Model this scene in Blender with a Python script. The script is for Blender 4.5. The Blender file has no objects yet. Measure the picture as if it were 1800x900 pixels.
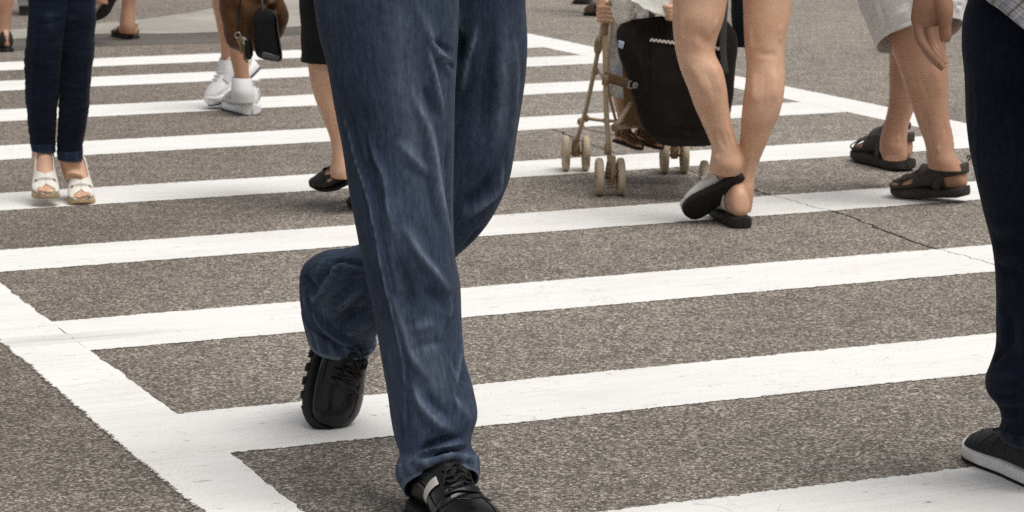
import bpy, bmesh, math, random
import numpy as np
from mathutils import Vector, Matrix
random.seed(7)
rng = np.random.default_rng(11)
SC = bpy.context.scene
C = SC.collection
PI = math.pi
R = math.radians

# ---------------------------------------------------------------- camera, sky, sun, exposure
CAM_H = 1.40            # height of the photographer's lens above the road
PITCH = 0.17659         # radians below the horizontal
FPX = 4578.4            # focal length measured on an 1800 px wide frame
cam_data = bpy.data.cameras.new('camera')
cam = bpy.data.objects.new('camera', cam_data); C.objects.link(cam)
cam.location = (0, 0, CAM_H)
cam.rotation_euler = (PI/2 - PITCH, 0, 0)
cam_data.sensor_width = 36.0
cam_data.lens = FPX / 1800 * 36.0
cam_data.clip_start = 0.1
cam_data.clip_end = 500
cam_data.dof.use_dof = True
cam_data.dof.focus_distance = 5.25
cam_data.dof.aperture_fstop = 14.0
SC.camera = cam

W = bpy.data.worlds.new('World'); SC.world = W
W.use_nodes = True
nt = W.node_tree; nt.nodes.clear()
wo = nt.nodes.new('ShaderNodeOutputWorld'); wb = nt.nodes.new('ShaderNodeBackground')
sky = nt.nodes.new('ShaderNodeTexSky'); hs = nt.nodes.new('ShaderNodeHueSaturation')
sky.sky_type = 'NISHITA'; sky.sun_disc = False
SUN_EL, SUN_AZ = R(68), R(124)     # azimuth measured from +Y (away from the lens) towards +X
sky.sun_elevation = SUN_EL; sky.sun_rotation = SUN_AZ
sky.air_density = 1.0; sky.dust_density = 3.0; sky.ozone_density = 1.0
hs.inputs['Saturation'].default_value = 0.12     # overcast: nearly grey
nt.links.new(sky.outputs[0], hs.inputs['Color']); nt.links.new(hs.outputs[0], wb.inputs['Color'])
wb.inputs['Strength'].default_value = 0.065
nt.links.new(wb.outputs[0], wo.inputs['Surface'])

sun_d = bpy.data.lights.new('sun', 'SUN'); sun = bpy.data.objects.new('sun', sun_d); C.objects.link(sun)
sun_d.energy = 1.5; sun_d.angle = R(40); sun_d.color = (1.0, 0.965, 0.92)
sd = Vector((math.sin(SUN_AZ)*math.cos(SUN_EL), math.cos(SUN_AZ)*math.cos(SUN_EL), math.sin(SUN_EL)))
sun.rotation_euler = sd.to_track_quat('Z', 'Y').to_euler()
sun.location = (0, 0, 20)

SC.render.engine = 'CYCLES'
SC.cycles.use_denoising = False
SC.view_settings.view_transform = 'Standard'
SC.view_settings.look = 'None'
SC.view_settings.exposure = 0.70
SC.view_settings.gamma = 1.0
SC.view_settings.use_curve_mapping = False

# ---------------------------------------------------------------- measuring helpers
CP, SP = math.cos(PITCH), math.sin(PITCH)
EYE = np.array([0, 0, CAM_H])
def ray(px, py):
    x = (px-900)/FPX; y = (450-py)/FPX
    return np.array([x, CP + y*SP, y*CP - SP])
def at(px, py, Y):
    d = ray(px, py); return EYE + d*(Y/d[1])
def gz(px, py, z=0.0):
    d = ray(px, py); return EYE + d*((z-CAM_H)/d[2])
def nrm(v):
    v = np.asarray(v, float); return v/max(1e-12, np.linalg.norm(v))
def project(P):
    d = P - EYE
    f = d[..., 1]*CP - d[..., 2]*SP
    up = d[..., 1]*SP + d[..., 2]*CP
    return np.stack([900 + FPX*d[..., 0]/f, 450 - FPX*up/f], -1)

# ---------------------------------------------------------------- object helpers
def tag(o, label=None, cat=None, group=None, kind=None):
    if label: o['label'] = label
    if cat: o['category'] = cat
    if group: o['group'] = group
    if kind: o['kind'] = kind
    return o
def empty(name, loc, label, cat, group=None):
    o = bpy.data.objects.new(name, None); C.objects.link(o)
    o.location = tuple(loc); o.empty_display_size = 0.1
    return tag(o, label, cat, group)
def link(name, me, mat, parent=None, smooth=True):
    o = bpy.data.objects.new(name, me); C.objects.link(o)
    if mat is not None:
        me.materials.clear(); me.materials.append(mat)
    if parent is not None:
        o.parent = parent
        M = Matrix.Translation(parent.location) if parent.type == 'EMPTY' else Matrix.Identity(4)
        o.matrix_parent_inverse = M.inverted()
    if smooth:
        me.polygons.foreach_set('use_smooth', [True]*len(me.polygons))
    return o
def mesh_from(name, verts, faces, uvs=None, attrs=None):
    me = bpy.data.meshes.new(name)
    me.from_pydata([tuple(v) for v in verts], [], faces)
    if uvs is not None:
        ul = me.uv_layers.new(name='UVMap')
        ul.data.foreach_set('uv', np.asarray(uvs, np.float32).ravel())
    if attrs:
        for k, a in attrs.items():
            at_ = me.attributes.new(k, 'FLOAT', 'POINT')
            at_.data.foreach_set('value', np.asarray(a, np.float32).ravel())
    me.update()
    return me
def catmull(pts, n, closed=False):
    """Centripetal-ish Catmull-Rom through rows of pts, n samples in all, spaced by chord length."""
    P = np.asarray(pts, float)
    if closed: P = np.vstack([P[-1], P, P[0], P[1]])
    else: P = np.vstack([2*P[0]-P[1], P, 2*P[-1]-P[-2]])
    m = len(P)-3
    seg = np.array([np.linalg.norm(P[i+2][:3]-P[i+1][:3]) + 1e-9 for i in range(m)])
    cum = np.concatenate([[0], np.cumsum(seg)])
    s = np.linspace(0, cum[-1], n)
    out = np.zeros((n, P.shape[1]))
    for k, v in enumerate(s):
        i = min(m-1, max(0, np.searchsorted(cum, v, side='right')-1))
        t = (v-cum[i])/seg[i]
        p0, p1, p2, p3 = P[i], P[i+1], P[i+2], P[i+3]
        d0, d1, d2 = [max(1e-9, np.linalg.norm((b-a)[:3])) for a, b in ((p0, p1), (p1, p2), (p2, p3))]
        m1 = ((p1-p0)/d0*d1 + (p2-p1))*0.5; m2 = ((p2-p1) + (p3-p2)/d2*d1)*0.5
        t2, t3 = t*t, t*t*t
        out[k] = (2*t3-3*t2+1)*p1 + (t3-2*t2+t)*m1 + (-2*t3+3*t2)*p2 + (t3-t2)*m2
    return out
def pchip(x, xs, ys):
    """Smooth monotone-ish interpolation of a table."""
    xs = np.asarray(xs, float); ys = np.asarray(ys, float); x = np.asarray(x, float)
    h = np.diff(xs); dlt = np.diff(ys)/h
    m = np.zeros(len(xs)); m[0] = dlt[0]; m[-1] = dlt[-1]
    for i in range(1, len(xs)-1):
        m[i] = 0 if dlt[i-1]*dlt[i] <= 0 else 2*dlt[i-1]*dlt[i]/(dlt[i-1]+dlt[i])
    i = np.clip(np.searchsorted(xs, x, side='right')-1, 0, len(xs)-2)
    t = np.clip((x-xs[i])/h[i], 0, 1)
    t2, t3 = t*t, t*t*t
    return (2*t3-3*t2+1)*ys[i] + (t3-2*t2+t)*h[i]*m[i] + (-2*t3+3*t2)*ys[i+1] + (t3-t2)*h[i]*m[i+1]

# value noise on arrays of points
def _h(ix, iy, iz):
    n = (ix*374761393 + iy*668265263 + iz*2147483647) & 0xffffffff
    n = ((n ^ (n >> 13))*1274126177) & 0xffffffff
    return ((n ^ (n >> 16)) & 0xffff)/65535.0*2-1
def vnoise(P, scale=1.0, seed=0):
    Q = np.asarray(P, float)*scale + seed*17.31
    i = np.floor(Q).astype(np.int64); f = Q-i; f = f*f*(3-2*f)
    r = 0
    for dx in (0, 1):
        for dy in (0, 1):
            for dz in (0, 1):
                w = (f[..., 0] if dx else 1-f[..., 0])*(f[..., 1] if dy else 1-f[..., 1])*(f[..., 2] if dz else 1-f[..., 2])
                r = r + w*_h(i[..., 0]+dx, i[..., 1]+dy, i[..., 2]+dz)
    return r

# ---------------------------------------------------------------- lofts
def rings_px(rows, flip=False):
    """rows of (xl, yl, xr, yr, Y[, ratio[, turn]]): the two silhouette points of a limb at one station."""
    L = np.array([at(r[0], r[1], r[4]) for r in rows]); Rr = np.array([at(r[2], r[3], r[4]) for r in rows])
    Cn = (L+Rr)/2; U = (Rr-L)/2
    n = len(rows); V = np.zeros_like(U)
    for i in range(n):
        t = Cn[min(n-1, i+1)] - Cn[max(0, i-1)]
        u = nrm(U[i]); t = nrm(t - u*np.dot(t, u))
        v = np.cross(u, t)
        if np.dot(v, EYE-Cn[i]) < 0: v = -v
        ratio = rows[i][5] if len(rows[i]) > 5 else 1.0
        V[i] = nrm(v)*np.linalg.norm(U[i])*ratio
        if len(rows[i]) > 6: V[i] = V[i] + np.array([0, 0, rows[i][6]*np.linalg.norm(U[i])])
    return Cn, U, V
def loft(rows, nv=80, nu=64, e=2.0, px=True, raw=None):
    Cn, U, V = rings_px(rows) if raw is None else raw
    S = catmull(np.hstack([Cn, U, V]), nv)
    th = np.linspace(0, 2*PI, nu, endpoint=False)
    c, s = np.cos(th), np.sin(th)
    c = np.sign(c)*np.abs(c)**(2/e); s = np.sign(s)*np.abs(s)**(2/e)
    P = S[:, None, 0:3] + S[:, None, 3:6]*c[None, :, None] + S[:, None, 6:9]*s[None, :, None]
    return P
def grid_normals(P):
    du = np.roll(P, -1, 1) - np.roll(P, 1, 1)
    dv = np.gradient(P, axis=0)
    N = np.cross(du, dv); N /= np.linalg.norm(N, axis=-1, keepdims=True) + 1e-12
    ctr = P.mean(1, keepdims=True)
    sgn = np.sign((N*(P-ctr)).sum(-1).mean())
    return N*sgn
def grid_faces(nv, nu, off=0, closed=True, flip=False):
    F = []
    for i in range(nv-1):
        for j in range(nu if closed else nu-1):
            a = off+i*nu+j; b = off+i*nu+(j+1) % nu; c = off+(i+1)*nu+(j+1) % nu; d = off+(i+1)*nu+j
            F.append((a, d, c, b) if flip else (a, b, c, d))
    return F
def grid_uv(P, closed=True, flip=False):
    nv, nu = P.shape[:2]
    circ = np.linalg.norm(P-np.roll(P, 1, 1), axis=-1).sum(1).mean()
    vlen = np.concatenate([[0], np.cumsum(np.linalg.norm(np.diff(P.mean(1), axis=0), axis=-1))])
    uv = []
    for i in range(nv-1):
        for j in range(nu if closed else nu-1):
            q = ((j/nu*circ, vlen[i]), ((j+1)/nu*circ, vlen[i]), ((j+1)/nu*circ, vlen[i+1]), (j/nu*circ, vlen[i+1]))
            uv += [q[0], q[3], q[2], q[1]] if flip else list(q)
    return uv
def orient_flip(P):
    du = np.roll(P, -1, 1)-P; dv = np.gradient(P, axis=0)
    N = np.cross(du, dv)
    return ((N*(P-P.mean(1, keepdims=True))).sum(-1).mean() < 0)
def tube_mesh(name, P, cap0=False, cap1=False, attrs=None):
    """mesh from a closed grid, with face normals outward"""
    nv, nu = P.shape[:2]
    fl = orient_flip(P)
    F = grid_faces(nv, nu, flip=fl); uv = grid_uv(P, flip=fl)
    V = P.reshape(-1, 3)
    if cap0: f = tuple(range(nu)); F.append(f if fl else f[::-1]); uv += [(0, 0)]*nu
    if cap1: f = tuple((nv-1)*nu+j for j in range(nu)); F.append(f[::-1] if fl else f); uv += [(0, 0)]*nu
    return mesh_from(name, V, F, uv, attrs)
def multi_tube(name, grids, caps, attr_list=None):
    V = []; F = []; uv = []; A = {}
    for k, P in enumerate(grids):
        nv, nu = P.shape[:2]; off = len(V); fl = orient_flip(P)
        V += list(P.reshape(-1, 3)); F += grid_faces(nv, nu, off, flip=fl); uv += grid_uv(P, flip=fl)
        if caps[k][0]: f = tuple(off+j for j in range(nu)); F.append(f if fl else f[::-1]); uv += [(0, 0)]*nu
        if caps[k][1]: f = tuple(off+(nv-1)*nu+j for j in range(nu)); F.append(f[::-1] if fl else f); uv += [(0, 0)]*nu
        if attr_list:
            for key, a in attr_list[k].items(): A.setdefault(key, []).append(np.asarray(a).ravel())
    return mesh_from(name, V, F, uv, {k: np.concatenate(v) for k, v in A.items()} if A else None)
def sculpt(P, folds, reach=None):
    """Raise creases along lines lying on the side of the cloth that faces the street.
    folds: (points px, width m, height m, wear). Returns displaced P and the wear attribute."""
    N = grid_normals(P); nv, nu = P.shape[:2]
    Q = P.reshape(-1, 3); NN = N.reshape(-1, 3)
    pr = project(Q); facing = (NN*(EYE-Q)).sum(1) > 0.05
    idx = np.where(facing)[0]; prf = pr[idx]
    disp = np.zeros(len(Q)); wear = np.zeros(len(Q))
    for fold in folds:
        pts, wdt, amp = fold[0], fold[1], fold[2]; wr = fold[3] if len(fold) > 3 else 0.0
        c = catmull(np.array([(x, y, 0) for x, y in pts], float), max(8, int(sum(math.dist(pts[i], pts[i+1]) for i in range(len(pts)-1))/4)))[:, :2]
        near = idx[np.argmin(((prf[None]-c[:, None])**2).sum(-1), 1)]
        S = Q[near]
        for _ in range(16):
            if len(S) > 3: S = np.vstack([S[:1], (S[:-2]+S[1:-1]+S[2:])/3, S[-1:]])
        box = (Q > S.min(0)-3*wdt).all(1) & (Q < S.max(0)+3*wdt).all(1)
        bi = np.where(box)[0]
        d2 = ((Q[bi][:, None]-S[None])**2).sum(-1); k = d2.argmin(1); d = np.sqrt(d2[np.arange(len(bi)), k])
        t = k/max(1, len(S)-1); tap = np.clip(np.minimum(t, 1-t)*2.6+0.06, 0, 1); tap = tap*tap*(3-2*tap)
        g = np.exp(-(d/wdt)**2)*tap
        disp[bi] += amp*g; wear[bi] += wr*(0.75*np.exp(-(d/(wdt*0.42))**2)+0.45*np.exp(-(d/(wdt*1.0))**2))*tap
    Pn = Q + NN*disp[:, None]
    return Pn.reshape(P.shape), wear.reshape(nv, nu)

# ---------------------------------------------------------------- tubes, ribbons, lathes, boxes
def tube_grid(pts, rad, nu=12, n=None, smooth=True):
    pts = np.asarray(pts, float)
    n = n or max(2, len(pts)*6)
    rr = np.full(len(pts), rad) if np.isscalar(rad) else np.asarray(rad, float)
    if smooth and len(pts) > 2: S = catmull(np.hstack([pts, rr[:, None]]), n)
    else: S = np.hstack([pts, rr[:, None]])
    Cn = S[:, :3]; T = np.gradient(Cn, axis=0); T /= np.linalg.norm(T, axis=1, keepdims=True)+1e-12
    a = np.array([0, 0, 1.0]) if abs(T[0][2]) < 0.9 else np.array([1.0, 0, 0])
    u = nrm(np.cross(T[0], a)); G = []
    th = np.linspace(0, 2*PI, nu, endpoint=False)
    for i in range(len(Cn)):
        u = nrm(u - T[i]*np.dot(u, T[i])); v = np.cross(T[i], u)
        G.append(Cn[i]+S[i, 3]*(np.cos(th)[:, None]*u+np.sin(th)[:, None]*v))
    return np.array(G)
def tube(name, pts, rad, mat, parent, nu=12, n=None, smooth=True):
    return link(name, tube_mesh(name, tube_grid(pts, rad, nu, n, smooth), True, True), mat, parent)
def ribbon_grid(pts, width, thick, side, n=40):
    """closed flat band: pts along it, side = direction(s) of its width"""
    pts = np.asarray(pts, float); S = catmull(pts, n)
    sd_ = np.asarray(side, float)
    sd_ = catmull(np.tile(sd_, (len(pts), 1)) if sd_.ndim == 1 else sd_, n) if sd_.ndim > 1 else np.tile(sd_, (n, 1))
    w = catmull(np.hstack([pts, np.asarray(width, float)[:, None]]), n)[:, 3] if not np.isscalar(width) else np.full(n, width)
    T = np.gradient(S, axis=0); T /= np.linalg.norm(T, axis=1, keepdims=True)+1e-12
    G = []
    for i in range(n):
        s = nrm(sd_[i]-T[i]*np.dot(sd_[i], T[i])); q = np.cross(T[i], s)
        h = w[i]/2; t = thick/2; k = min(h, t)*0.8
        prof = [(-h, 0), (-h+k, -t), (-h*0.33, -t), (h*0.33, -t), (h-k, -t), (h, 0), (h-k, t), (h*0.33, t), (-h*0.33, t), (-h+k, t)]
        G.append([S[i]+a*s+b*q for a, b in prof])
    return np.array(G)
def ribbon(name, pts, width, thick, side, mat, parent, n=40):
    return link(name, tube_mesh(name, ribbon_grid(pts, width, thick, side, n), True, True), mat, parent)
def lathe_grid(prof, centre, axis, nu=40):
    axis = nrm(axis); a = np.array([0, 0, 1.0]) if abs(axis[2]) < 0.9 else np.array([1.0, 0, 0])
    u = nrm(np.cross(axis, a)); v = np.cross(axis, u)
    th = np.linspace(0, 2*PI, nu, endpoint=False)
    return np.array([[centre+axis*x+r*(math.cos(t)*u+math.sin(t)*v) for t in th] for x, r in prof])
def apply_mods(o):
    dg = bpy.context.evaluated_depsgraph_get()
    ev = o.evaluated_get(dg); me = bpy.data.meshes.new_from_object(ev)
    old = o.data; o.modifiers.clear(); o.data = me
    return o
def union_body(name, grids, voxel, mat, parent, smooth_it=6):
    """closed limb lofts grown into one continuous skin"""
    me = multi_tube(name, grids, [(True, True)]*len(grids))
    o = bpy.data.objects.new(name, me); C.objects.link(o)
    m = o.modifiers.new('r', 'REMESH'); m.mode = 'VOXEL'; m.voxel_size = voxel; m.adaptivity = 0
    s = o.modifiers.new('s', 'SMOOTH'); s.factor = 0.5; s.iterations = smooth_it
    bpy.context.view_layer.update()
    apply_mods(o)
    me2 = o.data
    bpy.data.objects.remove(o)
    bpy.data.meshes.remove(me)
    return link(name, me2, mat, parent)

# ---------------------------------------------------------------- feet and shoes
FOOT = np.array([  # x, y centre, half width, bottom, top   (0.25 m long right foot, inner side +y)
 (0.000, 0, .006, .020, .030), (0.004, 0, .017, .010, .050), (0.014, 0, .027, .002, .078), (0.030, 0, .0315, 0, .094),
 (0.052, 0, .033, 0, .100), (0.078, 0, .034, .004, .096), (0.104, .002, .036, .008, .081), (0.132, .003, .040, .008, .066),
 (0.160, .004, .0445, .003, .052), (0.185, .004, .047, 0, .040), (0.205, .003, .0455, 0, .031), (0.222, .001, .041, 0, .025),
 (0.238, -.002, .032, .001, .020), (0.247, -.004, .018, .004, .015), (0.250, -.005, .005, .007, .011)])
SHOE = np.array([
 (0.000, 0, .008, .020, .034), (0.003, 0, .021, .008, .060), (0.012, 0, .031, .000, .088), (0.030, 0, .036, 0, .100),
 (0.055, 0, .038, 0, .104), (0.085, 0, .0385, 0, .100), (0.115, .002, .040, 0, .088), (0.145, .003, .044, 0, .072),
 (0.175, .004, .049, 0, .060), (0.200, .004, .0505, 0, .054), (0.222, .003, .049, 0, .050), (0.240, .001, .044, 0, .045),
 (0.254, -.001, .035, 0, .038), (0.263, -.003, .022, .002, .028), (0.266, -.004, .008, .006, .016)])
class Foot:
    def __init__(self, table, heel, toe, up, side=1, length=None, bend=None, e=2.3):
        self.t = table.copy(); self.e = e; self.bend = bend
        L0 = table[-1, 0]; self.s = (length or np.linalg.norm(np.asarray(toe)-heel))/L0
        X = nrm(np.asarray(toe)-heel); Y = nrm(np.cross(up, X)); Z = np.cross(X, Y)
        self.M = np.stack([X, Y, Z], 1); self.o = np.asarray(heel, float); self.side = side; self.L = L0
    def world(self, p):
        p = np.array(p, float)
        if self.bend is not None:      # (x of the ball, angle): the rear of the foot turned up about the ball
            xb, a = self.bend
            x, z = p[..., 0]-xb, p[..., 2].copy()
            k = np.clip(-x/0.03+0.5, 0, 1); ang = a*k
            q = np.stack([np.cos(ang)*x+np.sin(ang)*z+xb, p[..., 1], -np.sin(ang)*x+np.cos(ang)*z], -1)
            p = q
        p = p*self.s
        p = p*np.array([1, self.side, 1])
        return self.o + p@self.M.T
    def local(self, x, a, infl=0.0, e=None):
        """x along the foot, a = angle: 0 sole, +-pi top ; +a inner side"""
        t = self.t; x = np.asarray(x, float); a = np.asarray(a, float)
        xs = np.clip(x, 0, self.L)
        yc, hw, zb, zt = [pchip(xs, t[:, 0], t[:, k]) for k in (1, 2, 3, 4)]
        hw = hw+infl; zt = zt+infl; zb = zb-infl*0.3
        s, c = np.sin(a), -np.cos(a); e = e or self.e
        s = np.sign(s)*np.abs(s)**(2/e); c = np.sign(c)*np.abs(c)**(2/e)
        lean = np.where(c > 0, 1-0.22*np.clip(c, 0, 1)*1.0, 1.0)
        y = yc + hw*s*lean; z = (zb+zt)/2 + (zt-zb)/2*c
        return np.stack([x + (x > self.L*0.9)*infl - (x < 0.01)*infl, y, z], -1)
    def pt(self, x, a, infl=0.0): return self.world(self.local(x, a, infl))
    def grid(self, nx=60, na=48, infl=0.0, x0=0.0, x1=None):
        x1 = self.L if x1 is None else x1
        q = np.linspace(0, 1, nx); x = x0+(x1-x0)*(0.5-0.5*np.cos(q*PI))*0.6+(x1-x0)*q*0.4
        a = np.linspace(-PI, PI, na, endpoint=False)
        X, A = np.meshgrid(x, a, indexing='ij')
        return self.pt(X, A, infl)
def shell_mesh(name, fn, ns, nt_, thick, mat, parent, mask=None, flip=False):
    """open patch fn(s,t)->world with 0..1 params, thickened"""
    s, t = np.meshgrid(np.linspace(0, 1, ns), np.linspace(0, 1, nt_), indexing='ij')
    P = fn(s, t); F = grid_faces(ns, nt_, closed=False)
    if mask is not None:
        m = mask(s, t).ravel(); F = [f for f in F if all(m[k] for k in f)]
    me = mesh_from(name, P.reshape(-1, 3), F)
    bm = bmesh.new(); bm.from_mesh(me); loose = [v for v in bm.verts if not v.link_faces]
    bmesh.ops.delete(bm, geom=loose, context='VERTS'); bmesh.ops.recalc_face_normals(bm, faces=bm.faces)
    bm.to_mesh(me); bm.free()
    o = link(name, me, mat, parent)
    sm = o.modifiers.new('thick', 'SOLIDIFY'); sm.thickness = thick; sm.offset = 0.0
    bpy.context.view_layer.update(); apply_mods(o)
    o.data.polygons.foreach_set('use_smooth', [True]*len(o.data.polygons))
    return o
def sole_grid(foot, infl, z0, z1, nx=50, na=28, tread=None, e=5.0, x_ext=0.004):
    """flat-sided slab under a foot: z0(x) bottom and z1(x) top in foot units"""
    t = foot.t; L = foot.L
    q = np.linspace(0, 1, nx); x = L*(0.5-0.5*np.cos(q*PI))
    yc = pchip(x, t[:, 0], t[:, 1]); hw = pchip(x, t[:, 0], t[:, 2])+infl
    hw = np.maximum(hw, infl*1.2+0.004)
    hw[0] *= 0.55; hw[-1] *= 0.55
    xx = -x_ext + x*(L+2*x_ext)/L
    zb = z0(x) if callable(z0) else np.full(nx, z0); zt = z1(x) if callable(z1) else np.full(nx, z1)
    a = np.linspace(0, 2*PI, na, endpoint=False)
    c, s = np.cos(a), np.sin(a); c = np.sign(c)*np.abs(c)**(2/e); s = np.sign(s)*np.abs(s)**(2/e)
    Y = yc[:, None]+hw[:, None]*c[None]; Z = (zb+zt)[:, None]/2+(zt-zb)[:, None]/2*s[None]
    P = np.stack([np.repeat(xx[:, None], na, 1), Y, Z], -1)
    return foot.world(P)

# ---------------------------------------------------------------- node helpers
class NT:
    def __init__(self, name):
        self.m = bpy.data.materials.new(name); self.m.use_nodes = True
        self.t = self.m.node_tree; self.t.nodes.clear()
        self.out = self.n('ShaderNodeOutputMaterial'); self.b = self.n('ShaderNodeBsdfPrincipled')
        self.l(self.b.outputs[0], self.out.inputs[0])
    def n(self, typ, **kw):
        nd = self.t.nodes.new(typ)
        for k, v in kw.items(): setattr(nd, k, v)
        return nd
    def l(self, a, b): self.t.links.new(a, b)
    def val(self, sock, v):
        if hasattr(v, 'is_linked') or hasattr(v, 'links'): self.l(v, sock)
        else: sock.default_value = v
    def coord(self, kind='Object'): return self.n('ShaderNodeTexCoord').outputs[kind]
    def mapping(self, vec, scale=(1, 1, 1), rot=(0, 0, 0), loc=(0, 0, 0)):
        m = self.n('ShaderNodeMapping'); self.l(vec, m.inputs[0])
        m.inputs['Scale'].default_value = scale; m.inputs['Rotation'].default_value = rot; m.inputs['Location'].default_value = loc
        return m.outputs[0]
    def noise(self, vec, scale, detail=3, rough=0.55, dist=0.0):
        n = self.n('ShaderNodeTexNoise'); self.l(vec, n.inputs['Vector'])
        n.inputs['Scale'].default_value = scale; n.inputs['Detail'].default_value = detail
        n.inputs['Roughness'].default_value = rough; n.inputs['Distortion'].default_value = dist
        return n.outputs[0]
    def voronoi(self, vec, scale, feature='F1', out=0):
        n = self.n('ShaderNodeTexVoronoi', feature=feature); self.l(vec, n.inputs['Vector']); n.inputs['Scale'].default_value = scale
        return n.outputs[out]
    def ramp(self, fac, stops, interp='LINEAR'):
        r = self.n('ShaderNodeValToRGB'); self.l(fac, r.inputs[0]); cr = r.color_ramp; cr.interpolation = interp
        while len(cr.elements) < len(stops): cr.elements.new(0.5)
        for e, (p, c) in zip(cr.elements, stops):
            e.position = p; e.color = (c, c, c, 1) if np.isscalar(c) else (*c, 1)
        return r.outputs[0]
    def mix(self, f, a, b, mode='MIX'):
        m = self.n('ShaderNodeMix', data_type='RGBA', blend_type=mode)
        self.val(m.inputs[0], f)
        for s, v in ((m.inputs[6], a), (m.inputs[7], b)):
            if isinstance(v, tuple): s.default_value = (*v, 1) if len(v) == 3 else v
            else: self.l(v, s)
        return m.outputs[2]
    def math(self, op, a, b=0.0, c=0.0, clamp=False):
        m = self.n('ShaderNodeMath', operation=op, use_clamp=clamp)
        for s, v in zip(m.inputs, (a, b, c)): self.val(s, v)
        return m.outputs[0]
    def sep(self, v):
        s = self.n('ShaderNodeSeparateXYZ'); self.l(v, s.inputs[0]); return s.outputs
    def attr(self, name):
        a = self.n('ShaderNodeAttribute', attribute_name=name); return a.outputs['Fac']
    def bump(self, h, strength=0.3, dist=0.002):
        b = self.n('ShaderNodeBump'); self.l(h, b.inputs['Height']); b.inputs['Strength'].default_value = strength; b.inputs['Distance'].default_value = dist
        self.l(b.outputs[0], self.b.inputs['Normal'])
    def set(self, col=None, rough=None, spec=None, **kw):
        if col is not None:
            s = self.b.inputs['Base Color']
            if isinstance(col, tuple): s.default_value = (*col, 1)
            else: self.l(col, s)
        if rough is not None: self.val(self.b.inputs['Roughness'], rough)
        if spec is not None: self.val(self.b.inputs['Specular IOR Level'], spec)
        for k, v in kw.items(): self.val(self.b.inputs[k.replace('_', ' ')], v)
        return self.m
# ================================================================ the road and its paint
YAW = 0.4152
AX = np.array([math.cos(YAW), math.sin(YAW)]); NX = np.array([-math.sin(YAW), math.cos(YAW)])
def asphalt_colour(n, vec):
    """worn warm-grey asphalt: binder, pale and dark aggregate, mottling, painted far brightening, a few flecks of old paint"""
    flat = n.mapping(vec, (1, 1, 0.02))
    vor = n.voronoi(flat, 165, 'F1', 1)
    sp = n.sep(vor)
    stone = n.ramp(sp[0], [(0.0, (.082, .067, .056)), (0.30, (.165, .139, .116)), (0.60, (.27, .233, .197)), (0.80, (.42, .37, .315)), (1.0, (.66, .60, .52))])
    vd = n.voronoi(flat, 165, 'F1', 0)
    dark = n.ramp(vd, [(0.35, 1.0), (0.75, 0.45)])
    c = n.mix(0.75, stone, dark, 'MULTIPLY')
    fine = n.noise(flat, 420, 2, 0.6)
    c = n.mix(1.0, c, n.ramp(fine, [(0.30, 0.62), (0.72, 1.38)]), 'MULTIPLY')
    c = n.mix(0.10, c, (.22, .188, .158))
    c = n.mix(1.0, c, (.96, .955, .95), 'MULTIPLY')
    big = n.noise(flat, 0.55, 5, 0.6)
    mid = n.noise(flat, 9, 4, 0.62)
    c = n.mix(1.0, c, n.ramp(big, [(0.30, 0.78), (0.70, 1.18)]), 'MULTIPLY')
    c = n.mix(1.0, c, n.ramp(mid, [(0.28, 0.78), (0.74, 1.22)]), 'MULTIPLY')
    st = n.mapping(flat, (1, 1, 1), (0, 0, -YAW))
    fle = n.noise(n.mapping(st, (5.5, 17, 1)), 1.0, 6, 0.72)
    fm = n.ramp(fle, [(0.685, 0.0), (0.71, 1.0)])
    fl2 = n.ramp(n.noise(n.mapping(st, (22, 60, 1), loc=(3, 7, 0)), 1.0, 3, 0.6), [(0.70, 0.0), (0.73, 0.75)])
    c = n.mix(n.math('MAXIMUM', n.math('MULTIPLY', fm, 0.8), fl2), c, (.62, .59, .54))
    pit = n.ramp(n.noise(n.mapping(flat, (110, 110, 1), loc=(2, 8, 0)), 1.0, 3, 0.65), [(0.32, 0.30), (0.48, 1.0)])
    c = n.mix(1.0, c, pit, 'MULTIPLY')
    glint = n.ramp(n.noise(n.mapping(flat, (130, 130, 1), loc=(5, 1, 0)), 1.0, 2, 0.5), [(0.64, 0.0), (0.72, .55)])
    c = n.mix(glint, c, (.52, .475, .41))
    side = n.math('DIVIDE', n.math('ADD', n.sep(vec)[0], 1.6), 1.6)     # asphalt colour goes darker and browner towards the left
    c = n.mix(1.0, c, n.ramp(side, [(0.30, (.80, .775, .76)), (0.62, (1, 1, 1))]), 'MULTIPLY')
    spot = n.ramp(n.noise(flat, 3.4, 4, 0.6), [(0.66, 0.0), (0.74, 0.50)])
    c = n.mix(spot, c, (.085, .085, .092))
    far = n.math('DIVIDE', n.sep(vec)[1], 18.0)      # grazing-view brightening painted into the colour, growing with distance
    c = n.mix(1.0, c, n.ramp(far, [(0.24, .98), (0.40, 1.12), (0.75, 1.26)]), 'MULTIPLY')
    h = n.math('ADD', n.math('MULTIPLY', vd, -1.0), n.math('MULTIPLY', fine, 0.6))
    return c, h
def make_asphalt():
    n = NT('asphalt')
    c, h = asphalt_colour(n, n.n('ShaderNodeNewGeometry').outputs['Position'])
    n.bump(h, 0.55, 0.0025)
    return n.set(c, 0.78, 0.5)
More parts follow.
